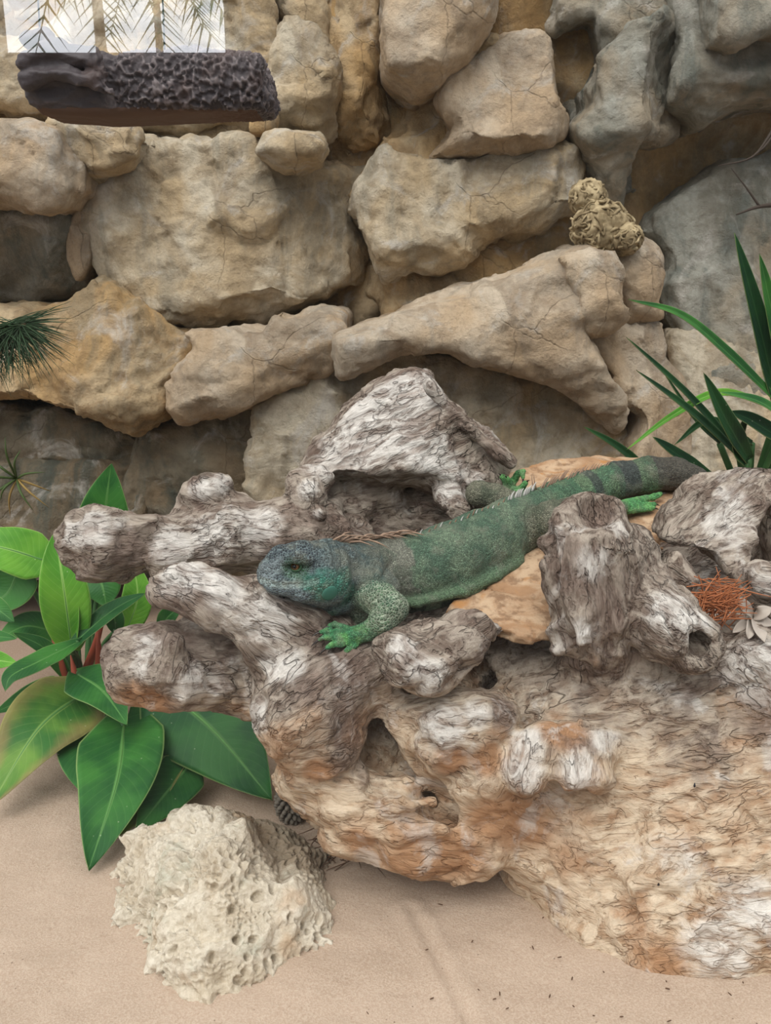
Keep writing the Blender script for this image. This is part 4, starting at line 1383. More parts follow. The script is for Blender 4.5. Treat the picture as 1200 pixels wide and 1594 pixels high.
CROWN = G(128, 1095)
def build_plant():
    base = np.array([CROWN[0], CROWN[1], 0.0])
    root = empty('broadleaf_plant', tuple(base))
    tag(root, 'broad green heart-shaped leafed plant growing from the sand left of the driftwood', 'plant')
    up = (0, -0.75, 0.66)
    LV = [
     ([(158, 880, 1.66), (164, 795, 1.64), (173, 722, 1.64)], 44, (0.1, -1, 0.25), 'leaf_mid', 0.1, 'heart'),
     ([(68, 872, 1.62), (0, 852, 1.60), (-90, 838, 1.60)], 40, (0.0, -0.75, 0.65), 'leaf_bright', 0.22, 'heart'),
     ([(30, 880, 1.64), (10, 925, 1.62), (-40, 950, 1.6)], 40, (0.1, -0.6, 0.8), 'leaf_mid', 0.1, 'heart'),
     ([(112, 1012, 1.47), (100, 920, 1.45), (86, 828, 1.48)], 38, (0.25, -1, 0.2), 'leaf_bright', 0.0, 'oval'),
     ([(118, 1000, 1.46), (120, 930, 1.47), (112, 880, 1.5)], 14, (-0.8, -0.7, 0.2), 'leaf_bright', 0.0, 'oval'),
     ([(148, 880, 1.66), (160, 915, 1.63), (166, 945, 1.62)], 36, (0, -1, 0.25), 'leaf_mid', 0.2, 'heart'),
     ([(196, 985, 1.62), (214, 930, 1.61), (206, 870, 1.62)], 24, (0.1, -1, 0.2), 'leaf_bright', 0.1, 'oval'),
     ([(112, 1004, 1.45), (160, 962, 1.47), (192, 940, 1.5), (226, 924, 1.53)], 17, (-0.35, -0.75, 0.6), 'leaf_deep', 0.1, 'oval'),
     ([(180, 980, 1.58), (178, 960, 1.57), (170, 940, 1.58)], 16, (0, -1, 0.2), 'leaf_mid', 0.1, 'oval'),
     ([(120, 1000, 1.44), (60, 1030, 1.37), (18, 1052, 1.33), (8, 1076, 1.31)], 21, (0.1, -0.5, 0.85), 'leaf_mid', 0.1, 'heart'),
     ([(122, 1050, 1.43), (160, 1076, 1.36), (198, 1128, 1.29)], 40, (0.1, -0.5, 0.85), 'leaf_mid', 0.12, 'heart'),
     ([(132, 1078, 1.43), (60, 1135, 1.34), (-16, 1256, 1.24)], 66, up, 'leaf_red', 0.2, 'heart'),
     ([(193, 1130, 1.36), (182, 1215, 1.23), (138, 1354, 1.105)], 70, (0.05, -0.8, 0.6), 'leaf_mid', 0.24, 'heart'),
     ([(262, 1078, 1.40), (335, 1140, 1.34), (424, 1246, 1.26)], 82, (0.05, -0.8, 0.6), 'leaf_deep', 0.22, 'heart'),
     ([(262, 1150, 1.38), (220, 1230, 1.25), (165, 1315, 1.15)], 46, (0.15, -0.7, 0.7), 'leaf_olive', 0.1, 'heart'),
     ([(300, 1185, 1.33), (258, 1235, 1.25), (210, 1295, 1.17)], 40, (0.25, -0.7, 0.65), 'leaf_deep', 0.1, 'heart'),
     ([(-60, 925, 1.48), (-10, 945, 1.46), (22, 968, 1.45)], 18, up, 'leaf_mid', 0.0, 'oval'),
     ([(-50, 985, 1.42), (-10, 990, 1.40), (26, 994, 1.39)], 11, up, 'leaf_mid', 0.0, 'oval'),
     ([(-50, 1030, 1.40), (-10, 1028, 1.38), (26, 1032, 1.37)], 16, up, 'leaf_bright', 0.0, 'oval'),
     ([(250, 980, 1.55), (262, 960, 1.52), (285, 942, 1.5)], 15, (0, -0.9, 0.4), 'leaf_mid', 0.1, 'oval'),
     ([(90, 985, 1.66), (40, 975, 1.62), (-10, 1000, 1.58)], 26, up, 'leaf_mid', 0.1, 'heart'),
     ([(110, 1060, 1.55), (70, 1010, 1.52), (20, 985, 1.5)], 14, (0.2, -0.6, 0.8), 'leaf_mid', 0.0, 'oval'),
     ([(110, 1070, 1.52), (60, 1080, 1.46), (-10, 1110, 1.4)], 26, up, 'leaf_mid', 0.1, 'heart'),
     ([(120, 960, 1.66), (140, 930, 1.66), (142, 880, 1.68)], 22, (0, -1, 0.2), 'leaf_mid', 0.0, 'oval'),
     ([(145, 1120, 1.42), (125, 1170, 1.33), (125, 1230, 1.25)], 40, (0.1, -0.8, 0.6), 'leaf_mid', 0.1, 'heart'),
    ]
    for i, (mid, hw, nh, mat, lobe, prof) in enumerate(LV):
        o, pts = blade('leaf', mid, hw, nh, mat, root, base, lobe, 0.10 if prof == 'heart' else 0.22, 0.06, prof, seed=i)
        a = pts[0]
        b = base + np.array([0.012 * math.cos(i * 2.4), 0.012 * math.sin(i * 2.4), 0.005])
        low = a[2] < 0.08
        c = (a + b) / 2 + np.array([0, 0.0, 0.03 if not low else 0.01])
        if mid[0][0] < -20:
            b = np.array([b[0] - 0.28, b[1] - 0.05, 0.0])
            c = (a + b) / 2
        Vp, Fp = tube_mesh(smooth_curve([b, c, a], 10) - base, np.linspace(0.0062, 0.0036, 10), 8)
        obj('leaf_stalk', pymesh('leaf_stalk', Vp, Fp), M['petiole'], root)
    for k, (x0, y0, x1, y1, Y) in enumerate([(105, 1080, 80, 990, 1.55), (150, 1075, 152, 980, 1.52), (128, 1060, 165, 942, 1.56), (118, 1090, 110, 1020, 1.5)]):
        c = smooth_curve([P(x0, y0, Y), P((x0 + x1) / 2 + 3, (y0 + y1) / 2, Y - 0.01), P(x1, y1, Y)], 8)
        Vp, Fp = tube_mesh(c - base, np.array([0.007, 0.0085, 0.008, 0.007, 0.006, 0.005, 0.003, 0.001]), 8)
        obj('leaf_sheath', pymesh('leaf_sheath', Vp, Fp), M['sheath'], root)
build_plant()

# ------------------------------------------------------------------ strap-leaved plant at right
def build_strap():
    base = P(1165, 760, 1.72)
    base = np.array([base[0], base[1], max(0.0, base[2] - 0.06)])
    root = empty('strap_leaved_plant', tuple(base))
    tag(root, 'spiky plant with long narrow dark green leaves behind the hollow driftwood root', 'plant')
    LV = [
     ([(1215, 650, 1.66), (1180, 500, 1.62), (1143, 362, 1.60)], 17, (0.1, -1, 0.1), 'leaf_dark'),
     ([(1225, 600, 1.64), (1200, 480, 1.60), (1182, 395, 1.58)], 13, (0.0, -1, 0.1), 'leaf_mid'),
     ([(1225, 640, 1.66), (1130, 548, 1.60), (1058, 490, 1.56), (978, 466, 1.52)], 10, (0.1, -0.85, 0.5), 'leaf_mid'),
     ([(1150, 705, 1.68), (1070, 615, 1.62), (975, 525, 1.56)], 8, (0.2, -0.8, 0.5), 'leaf_dark'),
     ([(1155, 715, 1.68), (1080, 645, 1.60), (990, 576, 1.54)], 9, (0.2, -0.8, 0.5), 'leaf_dark'),
     ([(1165, 715, 1.66), (1128, 650, 1.60), (1095, 580, 1.57)], 16, (0.1, -1, 0.2), 'leaf_dark'),
     ([(1215, 640, 1.70), (1125, 612, 1.66), (1050, 645, 1.62), (975, 700, 1.60)], 8, (0.0, -0.7, 0.7), 'leaf_bright'),
     ([(1110, 745, 1.66), (1050, 705, 1.62), (1016, 680, 1.60)], 11, (0.0, -0.8, 0.5), 'leaf_dark'),
     ([(1010, 735, 1.70), (960, 695, 1.66), (908, 664, 1.62)], 8, (0.0, -0.8, 0.5), 'leaf_dark'),
     ([(1170, 690, 1.68), (1105, 655, 1.66), (1050, 692, 1.64)], 8, (0.0, -0.7, 0.7), 'leaf_dark'),
     ([(1225, 655, 1.62), (1180, 625, 1.60), (1120, 610, 1.60)], 10, (0.0, -0.7, 0.7), 'leaf_mid'),
     ([(1225, 690, 1.64), (1170, 655, 1.62), (1135, 640, 1.62)], 14, (0.0, -0.9, 0.4), 'leaf_dark'),
     ([(1160, 720, 1.66), (1145, 690, 1.64), (1165, 640, 1.62)], 14, (0.3, -0.9, 0.2), 'leaf_dark'),
     ([(1120, 690, 1.70), (1080, 650, 1.68), (1030, 575, 1.66)], 5, (0.1, -0.8, 0.5), 'leaf_dark'),
    ]
    for i, (mid, hw, nh, mat) in enumerate(LV):
        o, pts = blade('leaf', mid, hw, nh, mat, root, base, 0.0, 0.45, 0.0, 'strap', seed=50 + i, nu=7, nv=24, rib=False, thick=0.0012)
        a = pts[0]
        Vp, Fp = tube_mesh(smooth_curve([base + np.array([0.01 * math.cos(i), 0.01 * math.sin(i), 0]), a * 0.45 + base * 0.55 + np.array([0, 0.0, 0.01]), a], 8) - base, np.linspace(0.007, 0.006, 8), 6)
        obj('leaf_base', pymesh('leaf_base', Vp, Fp), M['petiole'], root)
    Vp, Fp = tube_mesh([(0, 0, -base[2]), (0.01, 0, -base[2] * 0.5), (0, 0, 0.01)], [0.02, 0.018, 0.014], 10)
    obj('stem', pymesh('stem', Vp, Fp), M['sheath'], root)
build_strap()

# ------------------------------------------------------------------ needle sprig, grass tuft
M['needle'] = plain('pine_needle', srgb(52, 76, 48), 0.5)
M['needle_brown'] = plain('pine_needle_stem', srgb(92, 76, 52), 0.8)
def build_sprig():
    base = P(-70, 540, 1.42)
    root = empty('pine_sprig', tuple(base))
    tag(root, 'dark green pine sprig with long drooping needles against the rock wall', 'branch')
    r = np.random.default_rng(12)
    st = smooth_curve([P(-120, 560, 1.44), P(-60, 535, 1.42), P(0, 512, 1.40), P(40, 505, 1.39)], 14)
    tw = smooth_curve([P(-330, 640, 1.98), P(-260, 610, 1.75), P(-180, 580, 1.52), P(-120, 560, 1.44)], 14)
    Vw, Fw = tube_mesh(tw - base, np.linspace(0.012, 0.006, 14), 7)
    obj('branch', pymesh('branch', Vw, Fw), M['needle_brown'], root)
    Vp, Fp = tube_mesh(st - base, np.linspace(0.006, 0.002, 14), 6)
    obj('stem', pymesh('stem', Vp, Fp), M['needle_brown'], root)
    V, Fc = [], []
    for k in range(420):
        t = r.random() ** 0.7
        p = st[int(4 + t * 9)] + r.normal(0, 0.002, 3)
        ang = r.uniform(-0.95, 3.6)
        L = r.uniform(0.05, 0.09)
        fwd = np.array([math.cos(ang) * 0.75 + 0.3, r.normal(0, 0.45), -math.sin(ang) * 0.7 - 0.05])
        fwd /= np.linalg.norm(fwd)
        c = [p, p + fwd * L * 0.5 + np.array([0, 0, -0.002]), p + fwd * L + np.array([0, 0, -0.012])]
        v, fc = tube_mesh(smooth_curve(c, 4) - base, [0.0008, 0.0009, 0.0007, 0.0002], 3, False)
        o = len(V)
        V += v
        Fc += [tuple(i + o for i in q) for q in fc]
    n = obj('needles', pymesh('needles', V, Fc), M['needle'], root)
    n['kind'] = 'stuff'
build_sprig()

def build_tuft():
    c0 = P(26, 745, 1.88)
    root = empty('grass_tuft', tuple(c0))
    tag(root, 'sparse star-shaped tuft of thin olive blades on the mossy rock', 'grass')
    tips = [(8, 680), (32, 700), (-30, 700), (-40, 745), (-20, 790), (16, 805), (52, 795), (76, 790), (80, 765), (70, 735), (0, 780), (-10, 715)]
    for i, (x, y) in enumerate(tips):
        e = P(x, y, 1.84 + 0.02 * (i % 3))
        mid = (c0 + e) / 2 + np.array([0, -0.02, 0.008])
        pts = smooth_curve([c0, mid, e], 8)
        v, fc = tube_mesh(pts - c0, np.array([1, 1.5, 1.7, 1.6, 1.4, 1.1, 0.7, 0.2]) * 0.0016, 5)
        obj('grass_blade', pymesh('grass_blade', v, fc), M['leaf_dead' if i in (5, 7, 8) else 'tuft'], root)
M['tuft'] = plain('olive_blade', srgb(70, 88, 46), 0.6)
M['leaf_dead'] = plain('dry_blade', srgb(150, 124, 72), 0.7)
build_tuft()

# ------------------------------------------------------------------ matted dry roots on the ledge
def fibre_material():
    m = Mat('dry_root_fibre', 0.9, 0.1)
    n = m.noise(m.pos(), 40.0, 4)
    return m.done(m.mix(m.step(n, 0.35, 0.65), srgb(118, 102, 76), srgb(178, 160, 126)))
M['fibre'] = fibre_material()
def build_roots():
    base = P(935, 392, 1.95)
    root = empty('matted_root_clump', tuple(base))
    tag(root, 'tangled mat of dry tan roots wedged on the rock ledge', 'roots')
    r = np.random.default_rng(31)
    for (x, y, rx, rz, Y) in ((915, 308, 26, 26, 1.98), (935, 355, 46, 42, 1.94), (972, 372, 24, 22, 1.92)):
        c = P(x, y, Y)
        sx, sz = R(x, y, Y, rx), R(x, y, Y, rz)
        f = Field(c - 0.1, c + 0.1, 0.004)
        f.ell(c, (sx * 0.86, 0.045, sz * 0.86))
        Vb, Qb = f.mesh()
        Nb = vnormals(Vb, Qb)
        Vb = Vb + Nb * (0.007 * ridged(Vb * 40, 3, int(x)))[:, None]
        V = list(Vb - base)
        Fc = [tuple(q) for q in Qb]
        for k in range(46):
            u = r.normal(size=3)
            u[1] = -abs(u[1])
            u /= np.linalg.norm(u)
            p = c + u * np.array([sx, 0.05, sz])
            pts = [p]
            d = np.cross(u, r.normal(size=3))
            d[2] -= 0.5
            for s in range(5):
                d = d + r.normal(size=3) * 0.7
                d /= np.linalg.norm(d)
                q = pts[-1] + d * 0.012
                w = (q - c) / np.array([sx, 0.05, sz])
                q = c + w / np.linalg.norm(w) * np.array([sx, 0.05, sz]) * r.uniform(0.95, 1.12)
                pts.append(q)
            v, fc = tube_mesh(smooth_curve(pts, 12) - base, [r.uniform(0.0016, 0.0034)] * 12, 5)
            o = len(V)
            V += v
            Fc += [tuple(i + o for i in q) for q in fc]
        obj('root_mat', pymesh('root_mat', V, Fc), M['fibre'], root)
build_roots()

# ------------------------------------------------------------------ twigs at the right edge, dry needles, dry leaves
M['twig'] = plain('dark_twig', srgb(66, 56, 48), 0.8)
def build_twigs():
    base = P(1215, 325, 1.98)
    root = empty('dead_twig', tuple(base))
    tag(root, 'thin dark bare twigs reaching across the grey rock', 'twig')
    for pts, r0 in (([(1215, 318, 1.98), (1180, 322, 1.96), (1146, 334, 1.95)], 0.006), ([(1182, 321, 1.96), (1160, 290, 1.96), (1138, 262, 1.97)], 0.0026),
                    ([(1220, 170, 1.98), (1195, 215, 1.96), (1168, 246, 1.95), (1118, 258, 1.96)], 0.004), ([(1222, 185, 1.97), (1190, 228, 1.95), (1175, 240, 1.96)], 0.003),
                    ([(1215, 318, 1.98), (1225, 240, 1.98), (1222, 175, 1.98)], 0.007)):
        c = smooth_curve([P(*q) for q in pts], 12)
        v, fc = tube_mesh(c - base, np.linspace(r0, r0 * 0.3, 12), 6)
        obj('twig', pymesh('twig', v, fc), M['twig'], root)
build_twigs()

M['dry_needle'] = plain('rust_needle', srgb(172, 106, 68), 0.7)
M['dry_leaf'] = plain('pale_dry_leaf', srgb(176, 164, 152), 0.8)
def build_dry():
    c0 = P(1115, 950, 1.13)
    r = np.random.default_rng(44)
    V, Fc = [], []
    for k in range(190):
        x, y = r.normal(1115, 22), r.normal(938, 16)
        p = P(x, y, 1.12 + r.uniform(-0.015, 0.02))
        a = r.normal(0.9, 0.35) if k % 3 == 0 else (r.normal(-0.2, 0.25) if k % 3 == 1 else r.uniform(0, 6.28))
        L = r.uniform(0.025, 0.06)
        d = np.array([math.cos(a), r.normal(0, 0.3), math.sin(a) * 0.7]) * L
        p = p - d * 0.5
        m_ = p + d * 0.5 + r.normal(0, 0.0012, 3)
        cv = smooth_curve([p, m_, p + d], 4)
        if min(WOOD_F['stump'].sample(cv).min(), WOOD_F['root'].sample(cv).min()) < -0.003:
            continue
        v, fc = tube_mesh(cv - c0, [0.0007, 0.0008, 0.0007, 0.0004], 4, False)
        o = len(V)
        V += v
        Fc += [tuple(i + o for i in q) for q in fc]
    o = obj('dry_pine_needles', pymesh('dry_pine_needles', V, Fc), M['dry_needle'], loc=tuple(c0))
    tag(o, 'little heap of rust-orange dry pine needles in the driftwood hollow', 'needles', kind='stuff')
    for i, (x0, y0, x1, y1, hw) in enumerate([(1172, 962, 1150, 930, 10), (1172, 962, 1200, 945, 11), (1172, 962, 1204, 972, 10), (1172, 964, 1190, 1000, 11), (1168, 964, 1140, 985, 8), (1168, 966, 1165, 995, 9)]):
        dep = lambda x, y, Y: min(Y, surf(WOOD_F['stump'], x, y)[1] - 0.010)
        m0, m1, m2 = (x0, y0, dep(x0, y0, 1.15)), ((x0 + x1) / 2, (y0 + y1) / 2, dep((x0 + x1) / 2, (y0 + y1) / 2, 1.135)), (x1, y1, dep(x1, y1, 1.14))
        base = P(*m0)
        e, _ = blade('dry_leaf', [m0, m1, m2], hw, (0.1 * (i - 2), -0.7, 0.7), 'dry_leaf', None, base, 0, 0.3, 0.1, 'oval', seed=80 + i, nu=7, nv=12, rib=False)
        e.location = tuple(base)
        tag(e, 'pale curled dry leaf lying beside the rust-orange needles', 'leaf', 'dry leaves in the driftwood hollow')
build_dry()

M['litter'] = plain('brown_litter', srgb(92, 66, 48), 0.8)
def build_litter():
    r = np.random.default_rng(9)
    V, Fc = [], []
    c0 = G(500, 1360)
    for k in range(260):
        if k < 170:
            p = G(r.uniform(420, 640), r.uniform(1255, 1352)) + np.array([0, 0, 0.003 + 0.01 * r.random()])
            L = r.uniform(0.015, 0.05)
        else:
            p = G(r.uniform(-20, 1200), r.uniform(1390, 1594)) + np.array([0, 0, 0.0005])
            L = r.uniform(0.002, 0.007)
        a = r.uniform(0, 6.28)
        d = np.array([math.cos(a), math.sin(a), r.normal(0, 0.12 if k < 170 else 0.02)]) * L
        cv = smooth_curve([p, p + d * 0.5 + r.normal(0, 0.002, 3) * (k < 170), p + d], 4)
        if min(WOOD_F['stump'].sample(cv).min(), WOOD_F['porous'].sample(cv).min()) < -0.001 or np.linalg.norm(cv - P(455, 1264, 1.25), axis=1).min() < 0.045:
            continue
        v, fc = tube_mesh(cv - c0, [0.0007, 0.0009, 0.0009, 0.0004], 4)
        o = len(V)
        V += v
        Fc += [tuple(i + o for i in q) for q in fc]
    o = obj('leaf_litter', pymesh('leaf_litter', V, Fc), M['litter'], loc=tuple(c0))
    tag(o, 'scattered brown twig crumbs and litter on the sand', 'litter', kind='stuff')
build_litter()

def build_cone():
    c = P(455, 1264, 1.25)
    c[2] = max(c[2], 0.030)
    root_mat = plain('grey_cone', srgb(120, 112, 100), 0.8)
    V, Fc = [], []
    n = 110
    for i in range(n):
        t = (i + 0.5) / n
        z = 1 - 2 * t
        a = i * 2.39996
        r = math.sqrt(1 - z * z)
        d = np.array([r * math.cos(a) * 0.024, r * math.sin(a) * 0.024, z * 0.034])
        nrm = np.array([r * math.cos(a), r * math.sin(a), z * 0.5])
        nrm /= np.linalg.norm(nrm)
        v, fc = tube_mesh([d - nrm * 0.006, d, d + nrm * 0.004], [0.0036, 0.0038, 0.0016], 6)
        o = len(V)
        V += v
        Fc += [tuple(k + o for k in q) for q in fc]
    o = obj('seed_cone', pymesh('seed_cone', V, Fc), root_mat, loc=tuple(c))
    tag(o, 'dark knobbly seed cone in the shade between the porous rock and the stump', 'cone')
build_cone()

# ------------------------------------------------------------------ the iguana
def skin_material():
    m = Mat('iguana_skin', 0.62, 0.35)
    col = m.attr('skin', 'Color')
    sz = m.attr('scale_size', 'Fac')
    p = m.pos()
    big = m.n('VectorMath', {0: p, 'Scale': sz}, operation='SCALE').outputs[0]
    wob = m.n('VectorMath', {0: big, 1: m.n('VectorMath', {0: m.n('TexNoise', {'Vector': big, 'Scale': 0.35, 'Detail': 2}).outputs['Color'], 1: (1.2, 1.2, 1.2)}, operation='MULTIPLY').outputs[0]}, operation='ADD').outputs[0]
    v1 = m.n('TexVoronoi', {'Vector': wob, 'Scale': 1.0, 'Randomness': 0.75}, feature='DISTANCE_TO_EDGE').outputs['Distance']
    v2 = m.n('TexVoronoi', {'Vector': wob, 'Scale': 1.0, 'Randomness': 0.75})
    val = m.n('SeparateColor', {0: v2.outputs['Color']}).outputs[0]
    con = m.attr('contrast', 'Fac')
    gap = m.step(v1, 0.02, 0.16, 1, 0)
    c = m.mix(m.math('MULTIPLY', gap, m.math('MULTIPLY', con, 0.8)), col, m.attr('gap_color', 'Color'))
    hsv = m.n('HueSaturation', {'Color': c, 'Value': m.step(val, 0.0, 1.0, 0.74, 1.36)})
    c = hsv.outputs[0]
    # shed skin and dust in soft patches
    c = m.mix(m.math('MULTIPLY', m.step(m.noise(p, 34.0, 5, 0.65), 0.50, 0.66), 0.40), c, srgb(142, 142, 124))
    h = m.math('ADD', m.step(v1, 0.0, 0.35), m.math('MULTIPLY', m.noise(p, 240.0, 3), 0.5))
    return m.done(c, m.bump(h, 0.8, 0.003))
M['skin'] = skin_material()
M['spine'] = plain('crest_horn', srgb(146, 120, 100), 0.6)
M['spine_pale'] = plain('pale_crest', srgb(196, 192, 186), 0.6)
M['claw'] = plain('dark_claw', srgb(44, 36, 32), 0.35, 0.5)
M['eye_iris'] = plain('amber_iris', srgb(118, 84, 48), 0.2, 0.5)
M['pupil'] = plain('black_pupil', (0.006, 0.006, 0.006), 0.08, 0.6)
M['eyelid'] = plain('green_eyelid', srgb(62, 96, 66), 0.6)
M['cheek'] = plain('teal_cheek_scale', srgb(58, 108, 92), 0.6)
M['nostril'] = plain('nostril', srgb(28, 30, 32), 0.7)

def grad(f, p):
    i = np.clip(np.round((p - f.lo) / f.h).astype(int), 2, np.array(f.F.shape) - 3)
    g = np.array([f.F[i[0] + 2, i[1], i[2]] - f.F[i[0] - 2, i[1], i[2]], f.F[i[0], i[1] + 2, i[2]] - f.F[i[0], i[1] - 2, i[2]], f.F[i[0], i[1], i[2] + 2] - f.F[i[0], i[1], i[2] - 2]])
    return g / (np.linalg.norm(g) + 1e-9)

def build_iguana():
    base = P(680, 930, 1.21)
    root = empty('iguana', tuple(base))
    tag(root, 'green iguana with a banded tail lying on the driftwood and flat stones', 'iguana')
    f = Field([-0.20, 0.99, 0.27], [0.62, 1.62, 0.60], 0.0019)
    Z = (0, 0, 1)
    HEAD = [(419, 894, 1.085, 17), (436, 889, 1.092, 29), (464, 888, 1.103, 40), (510, 891, 1.12, 46)]
    BODY = [(510, 891, 1.12, 46), (556, 890, 1.155, 47), (600, 893, 1.195, 50), (650, 889, 1.215, 53), (700, 872, 1.235, 55), (750, 850, 1.27, 53), (795, 824, 1.31, 46), (832, 800, 1.35, 36)]
    TAIL = [(832, 800, 1.35, 36), (870, 781, 1.39, 31), (910, 765, 1.43, 29), (960, 749, 1.455, 28), (1010, 739, 1.47, 26), (1050, 737, 1.475, 23), (1080, 747, 1.47, 19), (1100, 764, 1.475, 16), (1124, 776, 1.49, 12)]
    ARM = [(562, 922, 1.125, 24), (592, 934, 1.092, 26), (612, 946, 1.078, 22), (596, 966, 1.070, 20), (573, 982, 1.072, 14)]
    HAND = [(573, 982, 1.072, 14), (552, 989, 1.072, 12), (541, 991, 1.072, 10)]
    ARM2 = [(545, 925, 1.17, 20), (540, 955, 1.16, 17), (560, 972, 1.145, 15), (548, 980, 1.13, 10)]
    THIGH = [(818, 830, 1.295, 22), (856, 810, 1.28, 28), (905, 795, 1.285, 25), (945, 800, 1.32, 19), (962, 793, 1.36, 12)]
    FOOT = [(962, 793, 1.36, 11), (975, 786, 1.395, 8)]
    THIGH2 = [(805, 790, 1.40, 22), (770, 775, 1.415, 20), (745, 768, 1.41, 18), (762, 775, 1.425, 14), (785, 768, 1.45, 10)]
    FOOT2 = [(785, 768, 1.45, 9), (795, 758, 1.465, 8)]
    segs = {}
    def ch(name, pts, k, **kw):
        f.chain(pts, k, group=False, **kw)
        nd = nodes3(pts)
        segs.setdefault(name, [])
        segs[name] += [(a[0], b[0], a[1], b[1]) for a, b in zip(nd[:-1], nd[1:])]
    ch('head', HEAD, 0.010, flat=((0.25, 1, 0), 1.18))
    ch('body', BODY, 0.014)
    ch('tail', TAIL, 0.012)
    # head form: muzzle, flat crown, brow, jowl, jaw
    ch('head', [(415, 900, 1.080, 12), (430, 908, 1.076, 15), (470, 916, 1.078, 20), (505, 920, 1.09, 23)], 0.006)
    ch('head', [(416, 884, 1.088, 11), (436, 865, 1.098, 13), (468, 856, 1.108, 11), (514, 854, 1.128, 13)], 0.008)
    ch('head', [(444, 872, 1.072, 7), (462, 868, 1.071, 8), (482, 872, 1.078, 7)], 0.005)
    ch('head', [(500, 905, 1.082, 24), (520, 915, 1.10, 24)], 0.010)
    ch('head', [(536, 870, 1.12, 18), (540, 905, 1.108, 16), (536, 935, 1.11, 12)], 0.008)
    # dewlap and throat
    f.chain([(470, 925, 1.095, 10), (520, 940, 1.11, 14), (555, 935, 1.14, 22), (560, 960, 1.13, 10)], 0.012, group=False)
    # shoulder and neck folds
    ch('body', [(545, 900, 1.115, 20), (575, 905, 1.125, 26), (600, 915, 1.13, 22)], 0.010)
    ch('body', [(560, 862, 1.17, 14), (590, 856, 1.19, 14), (640, 846, 1.215, 14)], 0.012)
    # flank fold: a thin ridge of loose skin
    ch('fold', [(598, 938, 1.147, 5), (650, 938, 1.162, 6), (720, 922, 1.18, 6), (775, 895, 1.215, 6), (808, 872, 1.25, 6)], 0.008)
    ch('body', [(640, 935, 1.19, 18), (720, 912, 1.21, 24), (790, 872, 1.26, 22)], 0.014)
    # hip
    ch('body', [(805, 830, 1.30, 28), (835, 815, 1.335, 26)], 0.012)
    # limbs
    ch('arm', ARM, 0.006)
    ch('hand', HAND, 0.006)
    ch('arm2', ARM2, 0.006)
    ch('thigh', THIGH, 0.008)
    ch('foot', FOOT, 0.005)
    ch('thigh', THIGH2, 0.008)
    ch('foot', FOOT2, 0.005)
    toes = []
    def toe(name, pts, k=0.0015):
        ch(name, pts, k)
        toes.append((name, pts))
    toe('hand', [(550, 984, 1.082, 6), (534, 977, 1.080, 5), (522, 972, 1.078, 4.4), (514, 974, 1.076, 3.4)])
    toe('hand', [(545, 987, 1.077, 6), (525, 984, 1.072, 4.8), (508, 982, 1.068, 4.2), (499, 984, 1.066, 3.2)])
    toe('hand', [(545, 992, 1.072, 6), (524, 993, 1.066, 4.8), (505, 992, 1.062, 4.2), (497, 996, 1.061, 3.2)])
    toe('hand', [(548, 997, 1.070, 6), (532, 1002, 1.063, 4.8), (517, 1003, 1.058, 4.2), (509, 1008, 1.056, 3.2)])
    toe('hand', [(558, 997, 1.070, 6), (550, 1006, 1.063, 4.6), (541, 1011, 1.058, 4), (536, 1016, 1.056, 3)])
    toe('foot', [(968, 786, 1.385, 7), (992, 779, 1.41, 5.5), (1016, 774, 1.43, 4.8), (1028, 769, 1.435, 3.6)])
    toe('foot', [(968, 790, 1.38, 7), (990, 787, 1.395, 5.5), (1008, 786, 1.405, 4.6), (1018, 785, 1.41, 3.6)])
    toe('foot', [(966, 795, 1.375, 7), (985, 794, 1.385, 5), (1002, 792, 1.395, 4.6), (1016, 791, 1.40, 3.6)])
    toe('foot', [(964, 790, 1.38, 6), (985, 781, 1.40, 4.5), (1002, 778, 1.415, 4)])
    toe('foot', [(793, 760, 1.46, 7), (800, 748, 1.465, 5.5), (806, 738, 1.46, 4.6), (814, 734, 1.455, 3.8), (814, 743, 1.45, 3)])
    toe('foot', [(790, 762, 1.46, 7), (788, 750, 1.462, 5.5), (782, 742, 1.46, 4)])
    toe('foot', [(795, 762, 1.455, 7), (794, 752, 1.455, 5), (790, 745, 1.45, 4)])
    toe('foot', [(800, 765, 1.45, 7), (812, 760, 1.45, 5), (818, 752, 1.445, 4)])
    # mouth groove, neck crease, ear pit
    mouth = [surf(f, x, y) for x, y in ((405, 902), (420, 908), (440, 911), (462, 911), (480, 908), (492, 905))]
    for a, b in zip(mouth[:-1], mouth[1:]):
        f.cap(a, b, 0.0016, 0.0016, 0.003, True)
    crease = [surf(f, x, y) for x, y in ((546, 862), (553, 885), (552, 910), (545, 938))]
    for a, b in zip(crease[:-1], crease[1:]):
        f.cap(a, b, 0.003, 0.003, 0.008, True)
    crease = [surf(f, x, y) for x, y in ((610, 875), (592, 905), (570, 918))]
    for a, b in zip(crease[:-1], crease[1:]):
        f.cap(a, b, 0.0022, 0.0022, 0.007, True)
    eye_p = surf(f, 460, 883)
    f.cap(eye_p, eye_p + np.array([0, 0.001, 0]), 0.0075, 0.0075, 0.004, True)
    ear_p = surf(f, 500, 886)
    f.cap(ear_p, ear_p, 0.0035, 0.0035, 0.003, True)
    nos_p = surf(f, 412, 899)

    # the soft belly, tail and feet flatten where they press on wood and stone
    for sup in (WOOD_F['stump'], WOOD_F['log'], WOOD_F['root'], *STONE_F):
        f.trim(sup, 0.006, 0.003)
    V, Q = f.mesh()
    V, Q = largest_part(V, Q)
    N = vnormals(V, Q)
    V = V + N * (0.0011 * fbm(V * 60, 3, 500) + 0.0007 * ridged(V * 130, 2, 510))[:, None]
    # ---- skin colours that belong to the animal
    names = ['head', 'body', 'tail', 'arm', 'hand', 'arm2', 'thigh', 'foot', 'fold']
    D = np.stack([seg_dist(V, segs[n]) for n in names], 1)
    D[:, 4] -= 0.002
